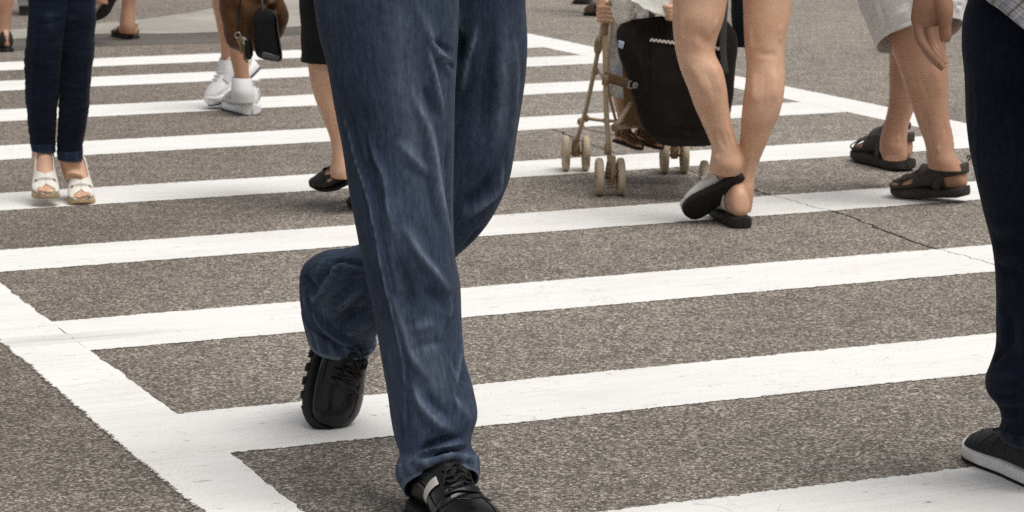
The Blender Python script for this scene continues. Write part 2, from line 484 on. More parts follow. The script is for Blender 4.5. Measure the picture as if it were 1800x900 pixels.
def make_paint():
    n = NT('road_paint')
    pos = n.n('ShaderNodeNewGeometry').outputs['Position']
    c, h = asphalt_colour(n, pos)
    st = n.mapping(n.mapping(pos, (1, 1, 0.02)), (1, 1, 1), (0, 0, -YAW))
    # paint: thick chalky white, long scuffs along the traffic, pinholes and chips down to the stone
    scuff = n.noise(n.mapping(st, (3.0, 55, 1)), 1.0, 6, 0.68)
    grime = n.noise(n.mapping(st, (1.3, 4.5, 1)), 1.0, 5, 0.65)
    white = n.mix(n.ramp(scuff, [(0.52, 0.0), (0.70, 0.55)]), (.82, .807, .780), (.62, .595, .56))
    white = n.mix(n.ramp(grime, [(0.45, 0.0), (0.75, 0.45)]), white, (.60, .57, .53))
    # a tyre smear where the near stripe meets the edge line
    sx, sy = gz(80, 598)[:2]
    rel = n.mapping(n.mapping(pos, (1, 1, .02), loc=(-sx, -sy, 0)), (1, 1, 1), (0, 0, -YAW))
    sr = n.sep(n.mapping(rel, (2.6, 13, 1)))
    rr = n.math('ADD', n.math('MULTIPLY', sr[0], sr[0]), n.math('MULTIPLY', sr[1], sr[1]))
    smear = n.math('MULTIPLY', n.ramp(rr, [(0.0, 1.0), (1.0, 0.0)]), n.ramp(n.noise(n.mapping(st, (2.0, 90, 1)), 1.0, 4, .6), [(0.40, 0.0), (0.62, .75)]))
    white = n.mix(smear, white, (.36, .34, .31))
    hair = n.noise(n.mapping(n.mapping(pos, (1, 1, .02)), (1, 1, 1), (0, 0, .5)), 4.5, 4, 0.6, 1.2)
    hair = n.ramp(n.math('ABSOLUTE', n.math('SUBTRACT', hair, 0.5)), [(0.0, 0.55), (0.006, 0.0)])
    white = n.mix(n.math('MULTIPLY', hair, n.ramp(n.noise(st, 3.1, 2), [(0.5, 0.0), (0.6, 1.0)])), white, (.38, .35, .31))
    chips = n.noise(n.mapping(st, (13, 42, 1)), 1.0, 7, 0.74)
    chip = n.ramp(chips, [(0.615, 0.0), (0.65, 0.85)])
    gate = n.ramp(n.noise(st, 2.6, 2, 0.5), [(0.38, 0.25), (0.60, 1.0)])
    chip = n.math('MULTIPLY', chip, gate)
    nick = n.ramp(n.noise(n.mapping(st, (55, 120, 1), loc=(1, 4, 0)), 1.0, 3, 0.6), [(0.70, 0.0), (0.73, 0.8)])
    nick = n.math('MULTIPLY', nick, n.ramp(n.noise(st, 1.7, 3, 0.6), [(0.45, 0.0), (0.62, 1.0)]))
    chip = n.math('MAXIMUM', chip, nick)
    edge = n.sep(n.coord('UV'))[1]                   # distance to the nearest long edge in metres
    en = n.noise(n.mapping(pos, (1, 1, 0.02)), 60, 5, 0.7)
    ew = n.math('MULTIPLY', n.ramp(en, [(0.35, 0.0), (0.72, 1.0)]), 0.016)
    em = n.math('LESS_THAN', edge, ew)
    m = n.math('MAXIMUM', chip, em)
    col = n.mix(m, white, c)
    hh = n.math('ADD', n.math('MULTIPLY', h, 0.4), n.math('MULTIPLY', m, -0.8))
    n.bump(hh, 0.35, 0.002)
    return n.set(col, 0.72, 0.4)
M_ASPHALT = make_asphalt(); M_PAINT = make_paint()

def sheet(name, poly, z, mat, kind='structure'):
    me = mesh_from(name, [(x, y, z) for x, y in poly], [tuple(range(len(poly)))])
    if me.polygons[0].normal.z < 0: me.flip_normals()
    return tag(link(name, me, mat, smooth=False), kind=kind)
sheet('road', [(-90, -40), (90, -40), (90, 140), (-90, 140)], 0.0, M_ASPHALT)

def band(name, a0, a1, n0, n1, z, along='a', rag=0.006, wob=0.006, seed=0, inner=-1):
    """one painted band: along the crossing direction (a) or across it (n); long edges ragged; UV.y = distance to edge"""
    L0, L1, w0, w1 = (a0, a1, n0, n1) if along == 'a' else (n0, n1, a0, a1)
    n = int((L1-L0)/0.012); s = np.linspace(L0, L1, n)
    def edge(w, k):
        p = np.stack([s, np.full(n, w*3.1+k), np.zeros(n)], -1)
        return w + wob*vnoise(p, 1.7, seed+k) + rag*0.55*vnoise(p, 22, seed+k+3) + rag*0.45*vnoise(p, 70, seed+k+5)
    e0, e1 = edge(w0, 1), edge(w1, 2); mid = (e0+e1)/2; hw = (e1-e0)/2
    V = []; UVv = []
    for k in range(n):
        for w, d in ((e0[k], 0.06 if inner == 0 else 0.0), (mid[k], hw[k]), (e1[k], 0.06 if inner == 2 else 0.0)):
            a, b = (s[k], w) if along == 'a' else (w, s[k])
            V.append((a*AX[0]+b*NX[0], a*AX[1]+b*NX[1], z)); UVv.append((s[k], d))
    F = []; uv = []
    for k in range(n-1):
        for j in range(2):
            f = (k*3+j, (k+1)*3+j, (k+1)*3+j+1, k*3+j+1); F.append(f); uv += [UVv[q] for q in f]
    me = mesh_from(name, V, F, uv)
    if me.polygons[0].normal.z < 0: me.flip_normals()
    return tag(link(name, me, M_PAINT, smooth=False), kind='structure')
Hh = CAM_H
TT = [9.6812, 9.045, 8.2184, 7.3682, 6.4753, 5.6544, 4.8303, 4.0091, 3.2041]
BB = [9.3805, 8.7353, 7.9098, 7.0674, 6.1925, 5.3828, 4.5402, 3.7233, 2.9150]
LI, LO, RO, RI = 1.166*Hh, 1.0306*Hh, 4.4658*Hh, 4.2748*Hh
ends = {}
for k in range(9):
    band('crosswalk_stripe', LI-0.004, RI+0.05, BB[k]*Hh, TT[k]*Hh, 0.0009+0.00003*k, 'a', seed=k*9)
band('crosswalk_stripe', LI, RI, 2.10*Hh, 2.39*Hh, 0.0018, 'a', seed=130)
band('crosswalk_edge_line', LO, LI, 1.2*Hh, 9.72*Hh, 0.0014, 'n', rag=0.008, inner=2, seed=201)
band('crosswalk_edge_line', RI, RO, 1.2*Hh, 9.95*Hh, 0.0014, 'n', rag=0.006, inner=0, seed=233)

# the joint between two paving lanes and a finer crack that leaves it
def crack(name, pts, w, seed):
    c = np.array([gz(x, y)[:2] for x, y in pts]); c = catmull(np.hstack([c, np.zeros((len(c), 1))]), 260)
    t = np.gradient(c, axis=0); t /= np.linalg.norm(t, axis=1, keepdims=True); nn = np.stack([-t[:, 1], t[:, 0]], -1)
    q = np.stack([np.arange(260)*0.31, np.zeros(260), np.zeros(260)], -1)
    off = 0.007*vnoise(q, 1.0, seed)+0.004*vnoise(q, 3.1, seed+1); ww = w*(0.6+0.55*np.abs(vnoise(q, 0.8, seed+2))+0.35*vnoise(q, 3.3, seed+4))
    ww = np.clip(ww, 0.0012, None)
    V = []
    for k in range(260):
        a = c[k, :2]+nn[k]*off[k]
        V += [(*(a-nn[k]*ww[k]), 0.0006), (*(a+nn[k]*ww[k]), 0.0006)]
    me = mesh_from(name, V, [(2*k, 2*k+1, 2*k+3, 2*k+2) for k in range(259)])
    if me.polygons[0].normal.z < 0: me.flip_normals()
    m = NT('crack_dirt'); p = m.n('ShaderNodeNewGeometry').outputs['Position']
    m.set(m.ramp(m.noise(p, 160, 4), [(0.3, (.014, .012, .010)), (0.75, (.060, .052, .044))]), 0.95, 0.2)
    return tag(link(name, me, m.m, smooth=False), kind='structure')
crack('road_crack', [(880, 195), (985, 232), (1080, 268), (1180, 292), (1240, 308), (1300, 326), (1345, 341), (1378, 349), (1420, 361), (1476, 375), (1530, 395), (1590, 419), (1640, 436), (1690, 449), (1760, 470), (1850, 500)], 0.0060, 3)

crack('road_crack', [(1345, 341), (1378, 349), (1420, 361), (1476, 375), (1530, 395), (1590, 419), (1640, 436), (1690, 449), (1760, 470)], 0.0016, 3)
bpy.data.objects['road_crack.001'].location.z = .0011
# far side: dark gutter strip and the pale concrete of the corner ramp
def make_concrete():
    n = NT('concrete'); p = n.n('ShaderNodeNewGeometry').outputs['Position']
    c = n.ramp(n.noise(p, 1.2, 5, 0.6), [(0.3, (.29, .265, .23)), (0.7, (.44, .41, .365))])
    c = n.mix(1.0, c, n.ramp(n.noise(p, 130, 3, 0.6), [(0.3, 0.78), (0.72, 1.2)]), 'MULTIPLY')
    c = n.mix(n.ramp(n.noise(p, 4.0, 4, 0.6), [(0.56, 0.0), (0.70, 0.55)]), c, (.19, .165, .13))
    n.bump(n.noise(p, 200, 3), 0.3, 0.002)
    return n.set(c, 0.85, 0.4)
def make_gutter():
    n = NT('gutter_tar'); p = n.n('ShaderNodeNewGeometry').outputs['Position']
    c = n.ramp(n.noise(p, 2.2, 5, 0.65), [(0.3, (.075, .066, .057)), (0.72, (.15, .133, .116))])
    c = n.mix(1.0, c, n.ramp(n.noise(p, 150, 3, 0.6), [(0.3, 0.7), (0.72, 1.35)]), 'MULTIPLY')
    n.bump(n.noise(p, 170, 3), 0.4, 0.002)
    return n.set(c, 0.8, 0.4)
def soft_poly(pts, n=160):
    c = catmull(np.array([(*gz(x, y)[:2], 0) for x, y in pts]), n)
    c[:, :2] += 0.02*np.stack([vnoise(c, 3.0, 5), vnoise(c, 3.0, 9)], -1)
    return [(x, y) for x, y, _ in c]
lo = soft_poly([(-200, 98), (0, 90), (60, 87), (200, 81), (300, 78), (400, 74), (520, 62), (640, 52), (780, 40)])
hi = soft_poly([(780, 28), (640, 40), (520, 49), (390, 58), (300, 61), (200, 61), (100, 66), (0, 72), (-200, 82)])
sheet('gutter', lo+hi, 0.0015, make_gutter())
hi2 = soft_poly([(-200, 81), (0, 71), (100, 65), (200, 60), (300, 60), (390, 57), (520, 48), (640, 39), (780, 27)])
up2 = [tuple(gz(x, y)[:2]) for x, y in [(780, -120), (430, -60), (405, 0), (385, 13), (330, 24), (250, 35), (170, 43), (0, 55), (-200, 66)]]
pv = sheet('pavement_ramp', hi2+up2, 0.004, make_concrete())
# ================================================================ cloth, skin, leather
def make_denim(name, dark, light, worn, streak=1.0, scale=1.0):
    n = NT(name); uv = n.coord('UV'); obj = n.n('ShaderNodeNewGeometry').outputs['Position']
    slub = n.noise(n.mapping(uv, (520*scale, 26*scale, 1)), 1.0, 5, 0.65)
    slub2 = n.noise(n.mapping(uv, (170*scale, 9*scale, 1), loc=(4, 1, 0)), 1.0, 4, 0.6)
    weave = n.noise(n.mapping(uv, (1500*scale, 1100*scale, 1)), 1.0, 2, 0.5)
    big = n.noise(obj, 7, 3, 0.55)
    f = n.math('ADD', n.math('MULTIPLY', slub, 0.55), n.math('MULTIPLY', slub2, 0.45))
    c = n.mix(n.ramp(f, [(0.30, 0.0), (0.72, 1.0)]), dark, light)
    mott = n.noise(n.mapping(uv, (95*scale, 42*scale, 1), loc=(9, 2, 0)), 1.0, 6, 0.72)
    c = n.mix(1.0, c, n.ramp(mott, [(0.30, 0.62), (0.72, 1.42)]), 'MULTIPLY')
    c = n.mix(1.0, c, n.ramp(weave, [(0.3, 0.7), (0.7, 1.3)]), 'MULTIPLY')
    c = n.mix(1.0, c, n.ramp(big, [(0.3, 0.72), (0.7, 1.25)]), 'MULTIPLY')
    w = n.attr('wear')
    w = n.math('MULTIPLY', w, n.ramp(n.math('ADD', n.math('MULTIPLY', f, .5), n.math('MULTIPLY', mott, .5)), [(0.32, 0.25), (0.68, 1.45)]), clamp=True)
    c = n.mix(w, c, worn)
    n.bump(n.math('ADD', weave, n.math('MULTIPLY', f, 0.8)), 0.30, 0.0012)
    return n.set(c, 0.95, 0.15, Sheen_Weight=0.04, Sheen_Roughness=0.5)
def make_skin(name, base, red, tone=1.0, sss=0.05):
    n = NT(name); p = n.n('ShaderNodeNewGeometry').outputs['Position']
    b = tuple(x*tone for x in base); r = tuple(x*tone for x in red)
    c = n.mix(n.ramp(n.noise(p, 14, 4, 0.6), [(0.35, 0.0), (0.7, 0.75)]), b, r)
    c = n.mix(1.0, c, n.ramp(n.noise(p, 160, 3, 0.6), [(0.3, 0.93), (0.7, 1.06)]), 'MULTIPLY')
    c = n.mix(n.ramp(n.noise(p, 65, 2, 0.5), [(0.70, 0.0), (0.78, 0.35)]), c, tuple(x*0.62 for x in r))
    n.bump(n.noise(p, 420, 3), 0.12, 0.001)
    n.b.subsurface_method = 'RANDOM_WALK'
    return n.set(c, 0.44, 0.42, Subsurface_Weight=sss, Subsurface_Radius=(1.0, 0.35, 0.18), Subsurface_Scale=0.005)
def make_leather(name, col, rough=0.38, grain=380, spec=0.5, var=0.25, crease=0.25):
    n = NT(name); p = n.coord('Object')
    c = n.mix(1.0, col, n.ramp(n.noise(p, 22, 4, 0.6), [(0.3, 1-var), (0.7, 1+var)]), 'MULTIPLY')
    r = n.ramp(n.noise(p, 40, 3), [(0.3, max(0.05, rough-0.1)), (0.7, min(1, rough+0.12))])
    h = n.math('ADD', n.voronoi(p, grain), n.math('MULTIPLY', n.noise(n.mapping(p, (30, 30, 12)), 2.0, 4), 0.8))
    n.bump(h, crease, 0.0012)
    return n.set(c, r, spec)
def make_plain(name, col, rough=0.6, spec=0.4, var=0.12, nscale=40, bump=0.1, metal=0.0):
    n = NT(name); p = n.coord('Object')
    c = n.mix(1.0, col, n.ramp(n.noise(p, nscale, 4, 0.6), [(0.3, 1-var), (0.7, 1+var)]), 'MULTIPLY')
    n.bump(n.noise(p, nscale*8, 3), bump, 0.001)
    return n.set(c, rough, spec, Metallic=metal)
def make_cloth(name, col, rough=0.9, var=0.1, weave=900, sheen=0.15, scale=6):
    n = NT(name); p = n.n('ShaderNodeNewGeometry').outputs['Position']
    uv = n.coord('UV')
    c = n.mix(1.0, col, n.ramp(n.noise(p, scale, 4, 0.6), [(0.3, 1-var), (0.7, 1+var)]), 'MULTIPLY')
    w = n.noise(n.mapping(uv, (weave, weave*0.8, 1)), 1.0, 2)
    c = n.mix(1.0, c, n.ramp(w, [(0.3, 0.9), (0.7, 1.1)]), 'MULTIPLY')
    n.bump(w, 0.2, 0.001)
    return n.set(c, rough, 0.2, Sheen_Weight=sheen)
M_DENIM = make_denim('washed_denim', (.0125, .0195, .038), (.050, .070, .112), (.22, .265, .345))
M_DENIM_HEM = make_denim('worn_denim_hem', (.018, .027, .052), (.048, .068, .112), (.20, .245, .32))
M_NAVY = make_denim('dark_indigo_denim', (.0030, .0055, .0125), (.0075, .0125, .0260), (.036, .054, .088))
M_BLACKJEAN = make_denim('black_denim', (.0035, .0055, .0120), (.0090, .0140, .0290), (.034, .050, .085))
M_SKIN = make_skin('skin', (.65, .41, .275), (.56, .30, .185))
M_SKIN_TAN = make_skin('tanned_skin', (.50, .285, .185), (.43, .215, .135))
M_SKIN_BROWN = make_skin('brown_skin', (.34, .180, .110), (.27, .125, .075))
M_BLACK_LEATHER = make_leather('black_leather', (.0045, .0043, .0048), 0.24, 380, .38, .3, .07)
M_BLACK_RUBBER = make_plain('black_rubber', (.012, .011, .011), 0.75, 0.3)
M_STITCH = make_plain('denim_stitch', (.16, .18, .22), 0.8)
# ================================================================ the man in loose washed jeans striding towards the lens
YF, YB, YK = 5.02, 5.66, 5.42
man = empty('person', gz(720, 880), 'person in loose faded blue jeans and black leather shoes, nearest the camera', 'person')
front_rows = [  # planted leg, nearest the lens
 (530, -200, 806, -210, 5.20, .90), (546, -80, 806, -90, 5.20, .92), (555, 0, 806, -4, 5.19, .95), (563, 60, 804, 60, 5.18, .95), (577, 115, 801, 118, 5.17, .92), (590, 190, 799, 190, 5.16, .9),
 (603, 260, 798, 262, 5.15, .9), (613, 325, 797, 328, 5.14, .92), (624, 390, 796, 395, 5.12, .95), (633, 440, 798, 446, 5.11, .98),
 (646, 495, 808, 500, 5.10, 1.0), (660, 560, 811, 565, 5.09, 1.0), (671, 630, 817, 630, 5.07, 1.0), (681, 690, 834, 688, 5.06, 1.0),
 (688, 745, 841, 735, 5.05, 1.03), (695, 778, 831, 768, 5.04, 1.0), (702, 797, 831, 785, 5.035, 1.02), (697, 820, 842, 803, 5.03, 1.05, .12), (699, 842, 843, 822, 5.025, 1.08, .28), (711, 864, 841, 839, 5.02, 1.10, .42)]
back_rows = [  # trailing leg: thigh, bent knee, shank reaching back to the left
 (690, -210, 930, -210, 5.30, .8), (705, -90, 925, -90, 5.32, .8), (716, 0, 923, 0, 5.34, .82), (728, 90, 924, 95, 5.36, .84), (738, 180, 916, 185, 5.38, .86), (744, 250, 906, 255, 5.39, .9),
 (742, 310, 894, 315, 5.41, .95), (728, 352, 876, 352, 5.43, 1.0), (706, 380, 850, 388, 5.46, 1.0), (678, 405, 812, 432, 5.50, .98),
 (648, 427, 764, 488, 5.54, .98), (618, 437, 718, 533, 5.58, .88), (590, 442, 690, 562, 5.61, .72), (560, 447, 668, 582, 5.64, .58), (534, 466, 660, 592, 5.67, .48),
 (528, 494, 658, 598, 5.69, .46, -.1), (531, 545, 658, 602, 5.70, .52, -.2), (543, 594, 661, 604, 5.71, .70, -.25)]
front_rows = [(r[0], r[1], r[2], r[3], r[4]-.085, *r[5:]) for r in front_rows]
FP = loft(front_rows, 260, 150, 2.25); BP = loft(back_rows, 260, 150, 2.2)
def soft(P, amp, sc, seed, vs=1.0):
    N = grid_normals(P); Q = P*np.array([1, 1, vs])
    d = vnoise(Q, sc, seed)+0.5*vnoise(Q, sc*2.1, seed+1)
    return P+N*(amp*d)[..., None]
FP = soft(FP, .0030, 9, 1, .45); BP = soft(BP, .0030, 9, 5, .6)
front_folds = [
 ([(577, 70), (585, 120), (596, 170), (606, 210), (618, 250), (628, 290), (645, 340), (660, 410), (668, 450), (680, 510), (692, 560), (705, 620), (712, 680), (711, 720), (706, 780)], .0030, .0030, .62),
 ([(588, 70), (596, 120), (607, 170), (617, 210), (629, 250), (639, 290), (656, 340), (671, 410), (679, 450), (691, 510), (703, 560), (716, 620), (723, 680), (722, 720), (716, 770)], .0050, -.0022, 0),
 ([(742, 10), (750, 50), (768, 90), (788, 120), (797, 150)], .010, .008, .40), ([(755, 65), (775, 82), (797, 96)], .006, -.007, 0), ([(762, 92), (782, 104), (798, 112)], .006, .007, .2), ([(768, 108), (786, 113), (800, 120)], .006, -.010, 0),
 ([(717, 130), (730, 170), (740, 200), (752, 225), (760, 260), (766, 300), (772, 340), (782, 385), (792, 425), (798, 448)], .0105, .0105, .62),
 ([(748, 70), (757, 115), (766, 150), (775, 195), (781, 228)], .0075, .0065, .48), ([(742, 150), (756, 185), (770, 215)], .009, -.006, 0),
 ([(735, 245), (748, 300), (756, 345), (768, 395), (780, 440)], .012, -.008, 0), ([(785, 240), (787, 300), (789, 360), (795, 410)], .008, -.006, 0),
 ([(695, 240), (710, 258), (727, 277), (748, 296), (762, 318)], .011, .005, .40), ([(712, 285), (735, 310), (748, 320)], .012, -.006, 0),
 ([(640, 205), (657, 275), (675, 310), (681, 365), (690, 402), (703, 440)], .0062, .0060, .26), ([(627, 150), (640, 205), (652, 290), (664, 350), (676, 400)], .010, -.0055, 0),
 ([(706, 392), (724, 418), (736, 446), (752, 464), (766, 482), (784, 506), (800, 518)], .0115, .0100, .52), ([(700, 440), (706, 490), (716, 530), (724, 560)], .017, -.012, 0), ([(745, 505), (770, 530), (785, 545)], .017, -.008, 0),
 ([(792, 520), (791, 540), (786, 560), (780, 575)], .006, .006, .2), ([(690, 512), (705, 562), (715, 597), (730, 635), (752, 662), (762, 680)], .010, .0085, .40), ([(720, 580), (745, 572), (770, 565)], .015, .005, .22), ([(720, 620), (740, 608), (760, 604), (785, 600)], .012, -.006, 0),
 ([(811, 585), (807, 620), (800, 662), (795, 700)], .0060, .0062, .28), ([(818, 640), (812, 680), (806, 715)], .008, -.005, 0),
 ([(722, 668), (735, 700), (752, 725), (770, 742), (790, 754), (808, 763)], .0105, .0105, .46), ([(745, 690), (765, 720), (790, 735)], .014, -.006, 0), ([(790, 690), (808, 715), (830, 740)], .012, .006, .2),
 ([(728, 796), (750, 785), (775, 773), (800, 768), (818, 769)], .0068, -.0150, 0), ([(722, 807), (745, 799), (772, 790), (800, 780), (822, 780)], .0068, .0105, .30), ([(765, 806), (785, 797), (806, 791), (828, 789)], .0062, -.0130, 0),
 ([(705, 802), (722, 812), (745, 818), (768, 812), (790, 806), (815, 803), (836, 806)], .0065, .0085, .22), ([(722, 836), (745, 830), (768, 821), (792, 814), (815, 812), (836, 818)], .0058, -.0095, 0), ([(712, 700), (716, 745), (711, 785)], .010, -.006, 0)]
back_folds = [
 ([(655, 470), (628, 462), (600, 458), (575, 462)], .007, -.005, 0), ([(640, 520), (600, 560), (575, 575)], .008, -.006, 0), ([(655, 560), (630, 580), (600, 588)], .007, .005, .2), ([(662, 505), (640, 530), (612, 552)], .005, .006, .25), ([(535, 478), (545, 500), (562, 512)], .007, -.006, 0), ([(540, 515), (555, 525), (575, 522)], .006, .006, .25),
 ([(838, 40), (832, 75), (824, 95), (815, 140), (808, 172)], .0065, .0070, .40), ([(812, 30), (810, 60), (806, 100), (802, 125)], .010, -.012, 0), ([(800, 10), (806, 45), (818, 70)], .006, .006, .25),
 ([(862, 30), (858, 110), (848, 190), (838, 260)], .016, -.007, 0), ([(905, 60), (906, 150), (898, 230), (890, 300)], .010, .005, .24), ([(880, 60), (878, 140), (872, 220), (868, 290)], .015, .004, .16),
 ([(884, 285), (872, 335), (858, 350), (842, 362), (822, 378), (804, 392)], .0085, .0100, .40), ([(866, 300), (850, 330), (828, 352), (806, 372)], .012, -.009, 0), ([(850, 395), (830, 420), (812, 438)], .012, -.005, 0),
 ([(616, 448), (596, 470), (578, 500), (564, 518), (545, 535)], .0058, .0078, .34), ([(572, 455), (563, 478), (555, 497)], .0060, .0065, .30), ([(600, 455), (580, 480), (565, 500)], .009, -.008, 0),
 ([(650, 500), (620, 522), (595, 545), (572, 560)], .007, .0072, .22), ([(640, 470), (610, 510), (580, 540), (560, 548)], .012, -.006, 0), ([(648, 540), (620, 555), (595, 572)], .016, -.015, 0),
 ([(545, 540), (560, 562), (582, 585), (610, 603), (632, 612)], .0078, .0098, .28), ([(560, 585), (585, 607), (610, 618)], .006, -.006, 0), ([(536, 500), (541, 530), (546, 560)], .006, .005, .25)]
front_folds = [(f[0], f[1]*.85, f[2]*(1.9 if f[1] < .0095 else 1.25), *(w*1.05 for w in f[3:])) for f in front_folds]; back_folds = [(f[0], f[1]*.92, f[2]*(2.6 if f[1] < .0075 else 1.8), *(w*(2.1 if f[1] < .0085 else 1.2) for w in f[3:])) for f in back_folds]
front_folds += [([(690, -60), (700, 40), (712, 150), (728, 260), (736, 340)], .050, .001, .26), ([(735, 560), (760, 640), (778, 720)], .035, .001, .20)]; back_folds += [([(885, -20), (892, 100), (885, 220), (872, 300)], .040, .001, .24), ([(600, 470), (575, 520), (560, 580)], .035, .001, .18)]
FP, FW = sculpt(FP, front_folds); BP, BW = sculpt(BP, back_folds)
def ridged(P, seed, vs):
    q = P*np.array([1, 1, vs]); w = q+.02*np.stack([vnoise(q, 18, seed), vnoise(q, 18, seed+1), vnoise(q, 18, seed+2)], -1)
    a = 1-np.abs(vnoise(w, 22, seed+3))*2.2; b = 1-np.abs(vnoise(w, 47, seed+4))*2.2
    gate = np.clip(vnoise(P, 5, seed+6)+.35, 0, 1)
    return np.clip(a, 0, 1)**2*gate, np.clip(b, 0, 1)**2*gate
for nm in ('F', 'B'):
    P_ = FP if nm == 'F' else BP
    a_, b_ = ridged(P_, 31 if nm == 'F' else 57, .42); N_ = grid_normals(P_); P_ = P_+N_*(.0018*a_+.0010*b_)[..., None]
    if nm == 'F': FP = P_; FW = FW+.16*a_+.10*b_
    else: BP = P_; BW = BW+.16*a_+.10*b_
FW = FW+0.10*np.clip(vnoise(FP*np.array([1, 1, .5]), 14, 3), 0, 1); BW = BW*0.8
jeans_me = multi_tube('jeans', [FP, BP], [(True, False), (True, False)], [{'wear': FW}, {'wear': BW}])
jeans = link('jeans', jeans_me, M_DENIM, man)
sm = jeans.modifiers.new('thick', 'SOLIDIFY'); sm.thickness = 0.0016; sm.offset = -1
# turned hems with a puckered double edge
def hem_band(P, k0, name, parent, seed, puck=.0011):
    n = P.shape[0]-k0; Q = P[k0:].copy(); N = grid_normals(P)[k0:]
    th = np.arange(P.shape[1]); v = np.linspace(0, 1, n)[:, None]
    lift = .0016+puck*np.sin(th*0.62+vnoise(np.stack([th*.11, th*0, th*0], -1), 1, seed)*3)[None]*np.sin(v*PI)
    Q = Q+N*lift[..., None]
    inner = Q-N*0.0040
    G = np.vstack([inner[:1], Q, inner[-1:], inner[-3:-2]])
    w = 0.10+0.30*np.clip(np.sin(th*0.62+1.2)[None]*np.ones((G.shape[0], 1)), 0, 1)
    w[-4:-1] = 0.62
    return link(name, tube_mesh(name, G, attrs={'wear': w.ravel()}), M_DENIM_HEM, parent)
hem_band(FP, 260-11, 'hem', jeans, 4); hem_band(BP, 260-9, 'hem', jeans, 9)
M_SOLE_BLACK = make_plain('shoe_sole', (.013, .012, .0115), 0.7, 0.3)
M_STRIPE = make_plain('pale_grey_stripe', (.46, .43, .39), 0.6)
M_LACE = make_plain('black_lace', (.008, .008, .009), 0.85)
def leather_shoe(heel, toe, up, side, parent, stripe_side, bend=None, length=.31):
    ft = Foot(SHOE, np.asarray(heel), np.asarray(toe), np.asarray(up, float), side, length, bend)
    lift = 0.020
    class L2:  # upper sits on the sole
        pass
    def P(x, a, infl=0.0):
        q = ft.local(x, a, infl); q[..., 2] += lift
        # flex creases across the vamp
        top = np.clip(-np.cos(a), 0, 1)
        for xc, am in ((.168, -.0030), (.176, .0026), (.185, -.0026), (.194, .0014)):
            q[..., 2] += am*top*np.exp(-((np.asarray(x)-xc-.010*np.sin(a))/.0042)**2)
        return ft.world(q)
    nx, na = 130, 90
    qx = np.linspace(0, 1, nx); xs = .266*(0.5-0.5*np.cos(qx*PI))*0.5+.266*qx*0.5
    X, A = np.meshgrid(xs, np.linspace(-PI, PI, na, endpoint=False), indexing='ij')
    G = P(X, A)
    o = link('shoe', tube_mesh('shoe', G, True, True), M_BLACK_LEATHER, parent)
    def zb(x): return np.where(x > .21, (x-.21)**2*4.0, 0.0)+np.where(x < .02, (.02-x)*.2, 0)
    def zt(x): return lift+.007+np.where(x > .21, (x-.21)**2*4.0, 0.0)
    link('sole', tube_mesh('sole', sole_grid(ft, .0035, zb, zt, 70, 40), True, True), M_SOLE_BLACK, o)
    # cleats round the edge of the sole
    for k in range(9):
        x0 = .020+.027*k
        for sg in (-1, 1):
            yc = pchip([x0], ft.t[:, 0], ft.t[:, 1])[0]; hw = pchip([x0], ft.t[:, 0], ft.t[:, 2])[0]+.0030
            z0 = float(zb(np.array([x0]))[0])
            pts = [ft.world([x0-.007, yc+sg*hw, z0+.006]), ft.world([x0+.007, yc+sg*(pchip([x0+.014], ft.t[:, 0], ft.t[:, 2])[0]+.003), z0+.006])]
            link('cleat', tube_mesh('cleat', ribbon_grid(pts, .013*ft.s, .007*ft.s, ft.M[:, 2], 6), True, True), M_SOLE_BLACK, o)
    # welt seam
    # side stripe
    def bandfn(a0, a1, x0, x1, infl):
        return lambda s, t: P(x0+(x1-x0)*s + .0*t, a0+(a1-a0)*t, infl)
    sg = -stripe_side
    a_lo, a_hi = 1.62, 1.84
    shell_mesh('side_stripe', lambda s, t: P(.112+.017*s+.016*t, sg*(1.40+.98*t), .0022), 30, 10, .0012, M_STRIPE, o)
    shell_mesh('stripe_panel', lambda s, t: P(.075+.115*s, sg*(1.25+(.34)*t+.30*s), .0014), 40, 12, .0012, M_BLACK_LEATHER, o)
    # tongue and lace guard on the instep, laces crossing it
    shell_mesh('lace_guard', lambda s, t: P(.118+.064*s, (PI-.70+1.40*t), .0032), 34, 30, .0022, M_BLACK_LEATHER, o)
    for k in range(4):
        x = .130+.013*k
        pts = [P(np.array(x+.005*(j % 2)*0+.006*math.sin(j*1.1)), np.array(PI-.42+.84*j/6), .0075) for j in range(7)]
        tube('lace', pts, .0024, M_LACE, o, 8)
    for sgn in (-1, 1):   # bow loops
        c = [P(np.array(.140+.004*j), np.array(PI+sgn*(.05+.13*j)), .010+.007*math.sin(j*1.0)) for j in range(5)]
        c += [P(np.array(.150), np.array(PI+sgn*(.42-.12*j)), .009) for j in range(4)]
        tube('lace', c, .0022, M_LACE, o, 8)
    # toe-cap seams
    for x0, am in ((.205, .35),):
        pts = [P(np.array(x0-.016*abs(math.sin((a-PI)*0.9))), np.array(a), .0006) for a in np.linspace(PI-1.15, PI+1.15, 15)]
        tube('seam', pts, .0011, M_BLACK_LEATHER, o, 6)
    for sgn in (-1, 1):
        pts = [P(np.array(x), np.array(PI+sgn*(.55+(x-.17)*2.2)), .0006) for x in np.linspace(.168, .245, 10)]
        tube('seam', pts, .0011, M_BLACK_LEATHER, o, 6)
    return o
h = gz(744, 899); d = np.array([.40, -.917, 0])
leather_shoe(h, h+d*.31, (0, 0, 1), -1, man, -1, length=.325)
t_ = gz(565, 747); t_[2] = .004
leather_shoe(t_+np.array([.030, .150, .265]), t_, (.75, -1.0, .45), 1, man, 1, length=.325)
